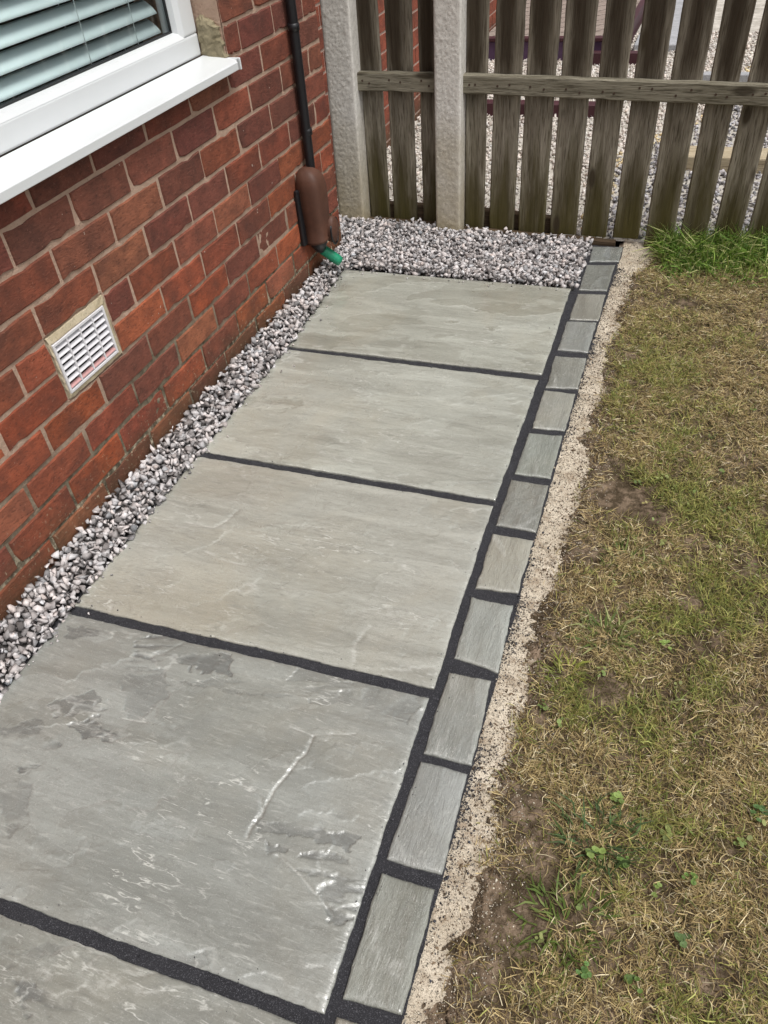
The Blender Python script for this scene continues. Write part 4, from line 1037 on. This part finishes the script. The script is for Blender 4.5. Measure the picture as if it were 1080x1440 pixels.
def pale_mesh(w0, w1, zb, zt, th, seed, leanx):
    r = np.random.default_rng(seed); n = 26; V = []; F = []
    p1, p2, p3 = r.uniform(0, 6, 3)
    for j in range(n + 1):
        t = j / n; z = zb + (zt - zb) * t; wv = .0015 * math.sin(3 * t + p1) + r.normal(0, .0006)
        y_ = .0035 * math.sin(2.2 * t + p2)
        hw0, hw1 = w0 + wv + r.normal(0, .0005) + leanx * z, w1 + wv + r.normal(0, .0005) + leanx * z
        c = .0045; m_ = (hw0 + hw1) / 2
        cup = .0012 * math.sin(p3)
        for (xx, yy) in ((hw0, y_ + c), (hw0 + c, y_), (m_, y_ + cup), (hw1 - c, y_), (hw1, y_ + c), (hw1, y_ + th), (hw0, y_ + th)): V.append((xx, yy, z))
    for j in range(n):
        for i in range(7): F.append((j * 7 + i, j * 7 + (i + 1) % 7, (j + 1) * 7 + (i + 1) % 7, (j + 1) * 7 + i))
    F.append(tuple(range(6, -1, -1))); F.append(tuple(n * 7 + i for i in range(7)))
    return pymesh('pale', V, F)
nail = tube('nail', [(0, -.0015, 0), (0, .004, 0)], .0042, 8); nail.materials.append(mk_plain('rusty_nail', (.06, .035, .022), .7))
def add_nails(rail_o, par, spans, z, dz, x0, x1):
    for a, b in spans:
        for xx in (a + .03, b - .028):
            link('nail', nail, None, rail_o, (xx, 0, z + dz * (xx - x0) / (x1 - x0) + random.uniform(-.012, .012)))
def add_pale(par, a, b, zb, zt, seed, lean=0.0):
    px_ = (a + b) / 2
    return link('pale', pale_mesh(a - px_, b - px_, zb, zt, .019, seed, lean), MAT_PALE, par, (px_ - par.location.x, 1.572 - par.location.y, 0))
FT = 1.30
pan = tag(empty('fence_panel', (.19, 1.57, 0)), 'narrow timber fence panel of three pales by the house', 'fence')
for i, (a, b) in enumerate(((.012, .0985), (.1245, .2285), (.2565, .345))):
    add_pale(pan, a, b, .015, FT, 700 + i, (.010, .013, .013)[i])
def rail_mesh(x0, x1, z0, z1, dz, th, seed):
    r = np.random.default_rng(seed); n = max(8, int((x1 - x0) / .04)); V = []; F = []; c = .004
    for j in range(n + 1):
        t = j / n; x_ = x0 + (x1 - x0) * t; o_ = dz * t + r.normal(0, .0008); a, b = z0 + o_ + r.normal(0, .0006), z1 + o_ + r.normal(0, .0006)
        for (yy, zz) in ((0, a + c), (0, b - c), (c, b), (th, b), (th, a), (c, a)): V.append((x_, yy + r.normal(0, .0003), zz))
    for j in range(n):
        for i in range(6): F.append((j * 6 + i, (j + 1) * 6 + i, (j + 1) * 6 + (i + 1) % 6, j * 6 + (i + 1) % 6))
    F.append(tuple(range(6))); F.append(tuple(n * 6 + i for i in range(5, -1, -1)))
    me = pymesh('rail', V, F); return me
rl = link('rail', rail_mesh(.008, .352, .548, .614, 0, .032, 31), MAT_RAIL, pan, (-.19, 1.535 - 1.57, 0))
add_nails(rl, pan, ((.012, .0985), (.1245, .2285), (.2565, .345)), .58, 0, .008, .352)
link('rail', rail_mesh(.008, .352, 1.09, 1.155, 0, .032, 32), MAT_RAIL, pan, (-.19, 1.535 - 1.57, 0))
link('bottom_rail', rail_mesh(.012, .345, .012, .085, 0, .03, 33), MAT_BOARD, pan, (-.19, 1.594 - 1.57, 0))
pan2 = tag(empty('fence_panel', (1.45, 1.57, 0)), 'long weathered timber fence panel above the lawn end', 'fence')
gaps = [(.528, .556), (.660, .680), (.789, .812), (.920, .944), (1.043, 1.071), (1.172, 1.197), (1.304, 1.328), (1.424, 1.447), (1.545, 1.570), (1.672, 1.698), (1.80, 1.826), (1.93, 1.955), (2.06, 2.083), (2.185, 2.21), (2.31, 2.335)]
xs = [.447] + [q for g_ in gaps for q in g_] + [2.458]
pln = [.012, .012, .010, .004, .006, .006, .004, .004, .010, .006, .004, .004, .004, .004, .004, .004]
for i in range(0, len(xs), 2):
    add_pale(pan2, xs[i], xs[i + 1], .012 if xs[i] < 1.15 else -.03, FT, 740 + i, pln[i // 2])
rl = link('rail', rail_mesh(.450, 2.455, .546, .612, -.045, .032, 41), MAT_RAIL, pan2, (-1.45, 1.535 - 1.57, 0))
add_nails(rl, pan2, [(xs[i], xs[i + 1]) for i in range(0, len(xs), 2)], .578, -.045, .45, 2.455)
link('rail', rail_mesh(.450, 2.455, 1.09, 1.155, -.03, .032, 42), MAT_RAIL, pan2, (-1.45, 1.535 - 1.57, 0))
link('bottom_rail', rail_mesh(.447, .86, .005, .085, -.02, .03, 43), MAT_BOARD, pan2, (-1.45, 1.594 - 1.57, 0))
bd = link('edging_board', rail_mesh(.452, 1.085, -.045, .020, -.014, .026, 51), MAT_BOARD, None, (0, 1.533, 0), (0, 0, .012))
tag(bd, 'damp brown timber board under the long fence panel', 'board')
bd = link('edging_board', rail_mesh(.010, .338, -.03, .030, 0, .026, 52), MAT_BOARD, None, (0, 1.545, 0))
tag(bd, 'short timber board behind gravel under the narrow fence panel', 'board')

# ================================================================== NEIGHBOUR'S GARDEN (seen through the gaps)
def nb_h(x, y): return -.012 + .012 * (fbm(x * 5, y * 5, 201, 3) - .5)
nb = tag(link('neighbour_ground', gridmesh('neighbour_ground', -.4, 4.2, 1.60, 9.0, .05, lambda x, y: nb_h(x, y) - .004), mk_cement('pale_grit', (.30, .28, .24), (.62, .59, .53))), 'pale gravelled ground beyond the fence', 'ground', kind='structure')
cell = .0235; nx_, ny_ = int(2.5 / cell), int(3.7 / cell)
X, Y = np.meshgrid(np.linspace(-.28, 2.22, nx_), np.linspace(1.625, 5.3, ny_))
A = np.stack([X.ravel(), Y.ravel()], 1) + RNG.uniform(-.6, .6, (nx_ * ny_, 2)) * cell; n = len(A)
bord = np.interp(A[:, 1], [1.6, 2.4, 2.8, 3.4, 6], [1.02, .97, 1.10, 1.45, 1.9]) + .05 * (fbm(A[:, 0] * 5, A[:, 1] * 5, 210, 3) - .5)
drk = A[:, 0] > bord
cc = chipcol(n, .42, .80, .03); cc = cc * np.array([1.02, 1.0, .93]); cd = chipcol(n, .06, .62, .02) * np.array([.95, .98, 1.03]); cc[drk] = cd[drk]
ylw = (np.abs(A[:, 0] - bord + .04) < .05) & (RNG.random(n) < .6); cc[ylw] = cc[ylw] * np.array([1.05, .92, .6])
tag(scatter('neighbour_gravel', PROT, np.column_stack([A, nb_h(A[:, 0], A[:, 1]) + RNG.uniform(-.002, .006, n)]), np.clip(RNG.lognormal(math.log(.0145), .25, n), .007, .024), np.clip(cc, .02, .8), MAT_CHIP, .5), 'pale and dark chippings of the garden beyond the fence', 'gravel', kind='stuff')

nh = tag(empty('neighbour_house', (-.275, 0, 0)), 'orange brick house wall seen through the narrow fence panel', 'house')
nw = link('wall', boxes('wall', [(-.25, -.004, 1.72, 9.0, -.2, 5.0)]), mk_cement('pink_mortar', (.42, .31, .25), (.58, .45, .38)), nh)
def nbrick():
    yield from brick_rows(1.78, BL, .02, CH, 1.72, 9.0, -.06, 4.9, [])
o = brick_bulk('brickwork', nbrick(), nw); o.color = (.30, .085, .050, 1)

deck = tag(empty('deck', (.2, 4.5, 0)), 'low deck of diagonal grey boards with dark maroon frame', 'deck')
link('fascia', boxes('fascia', [(-.45, .50, .0, .03, -.02, .10)], .003), MAT_PURPLE, deck)
link('fascia', boxes('fascia', [(-.45, .50, -.012, .05, .102, .125)], .003), MAT_MAROON, deck)
link('fascia', boxes('fascia', [(.50, .54, .0, 2.6, -.02, .122)], .003), MAT_MAROON, deck)
def clipdeck(d0, d1):
    # strip between two diagonals x+y=d clipped to the deck rectangle
    P = [(-.44, .05), (.50, .05), (.50, 2.55), (-.44, 2.55)]
    def clip(P, s, d):
        out = []
        for i in range(len(P)):
            p, q = P[i], P[(i + 1) % len(P)]; a, b = s * (p[1] - p[0] * 1.0 - d), s * (q[1] - q[0] * 1.0 - d)
            if a >= 0: out.append(p)
            if a * b < 0: t = a / (a - b); out.append((p[0] + (q[0] - p[0]) * t, p[1] + (q[1] - p[1]) * t))
        return out
    return clip(clip(P, 1, d0), -1, d1)
dd = -.45
while dd < 3.0:
    P_ = clipdeck(dd, dd + .165); dd += .185
    if len(P_) < 3: continue
    m = len(P_); V = [(a, b, .118) for a, b in P_] + [(a, b, .09) for a, b in P_]
    F = [tuple(range(m)), tuple(range(2 * m - 1, m - 1, -1))] + [(i, m + i, m + (i + 1) % m, (i + 1) % m) for i in range(m)]
    me = pymesh('board', V, F); bm = bmesh.new(); bm.from_mesh(me); bmesh.ops.recalc_face_normals(bm, faces=bm.faces[:]); bm.to_mesh(me); bm.free()
    link('board', me, MAT_DECK, deck)
link('joist', boxes('joist', [(-.44, .49, .1, 2.5, .0, .06)]), MAT_MAROON, deck)
tag(link('timber_edging', boxes('timber_edging', [(-.24, .82, 3.22, 3.30, -.02, .055)], .004), MAT_MAROON), 'maroon stained timber edging lying across the pale gravel', 'edging')
tag(link('timber_edging', boxes('timber_edging', [(.50, .90, 4.38, 4.44, -.02, .06)], .004), MAT_MAROON), 'short maroon timber edging near the deck corner', 'edging')
tag(link('sleeper', boxes('sleeper', [(1.17, 2.6, 2.46, 2.62, -.03, .05)], .006, 2), MAT_SLEEPER), 'pale timber sleeper lying across the dark chippings', 'sleeper')
tag(link('stepping_slab', boxes('stepping_slab', [(.78, 1.14, 4.75, 7.2, -.02, .03)], .006), MAT_GREYSLAB), 'smooth grey paving strip beyond the fence', 'slab')
tag(link('edging_kerb', boxes('edging_kerb', [(1.2, 2.2, 3.95, 4.02, -.02, .04)], .004), MAT_GREYSLAB), 'thin grey kerb crossing the dark chippings', 'kerb')
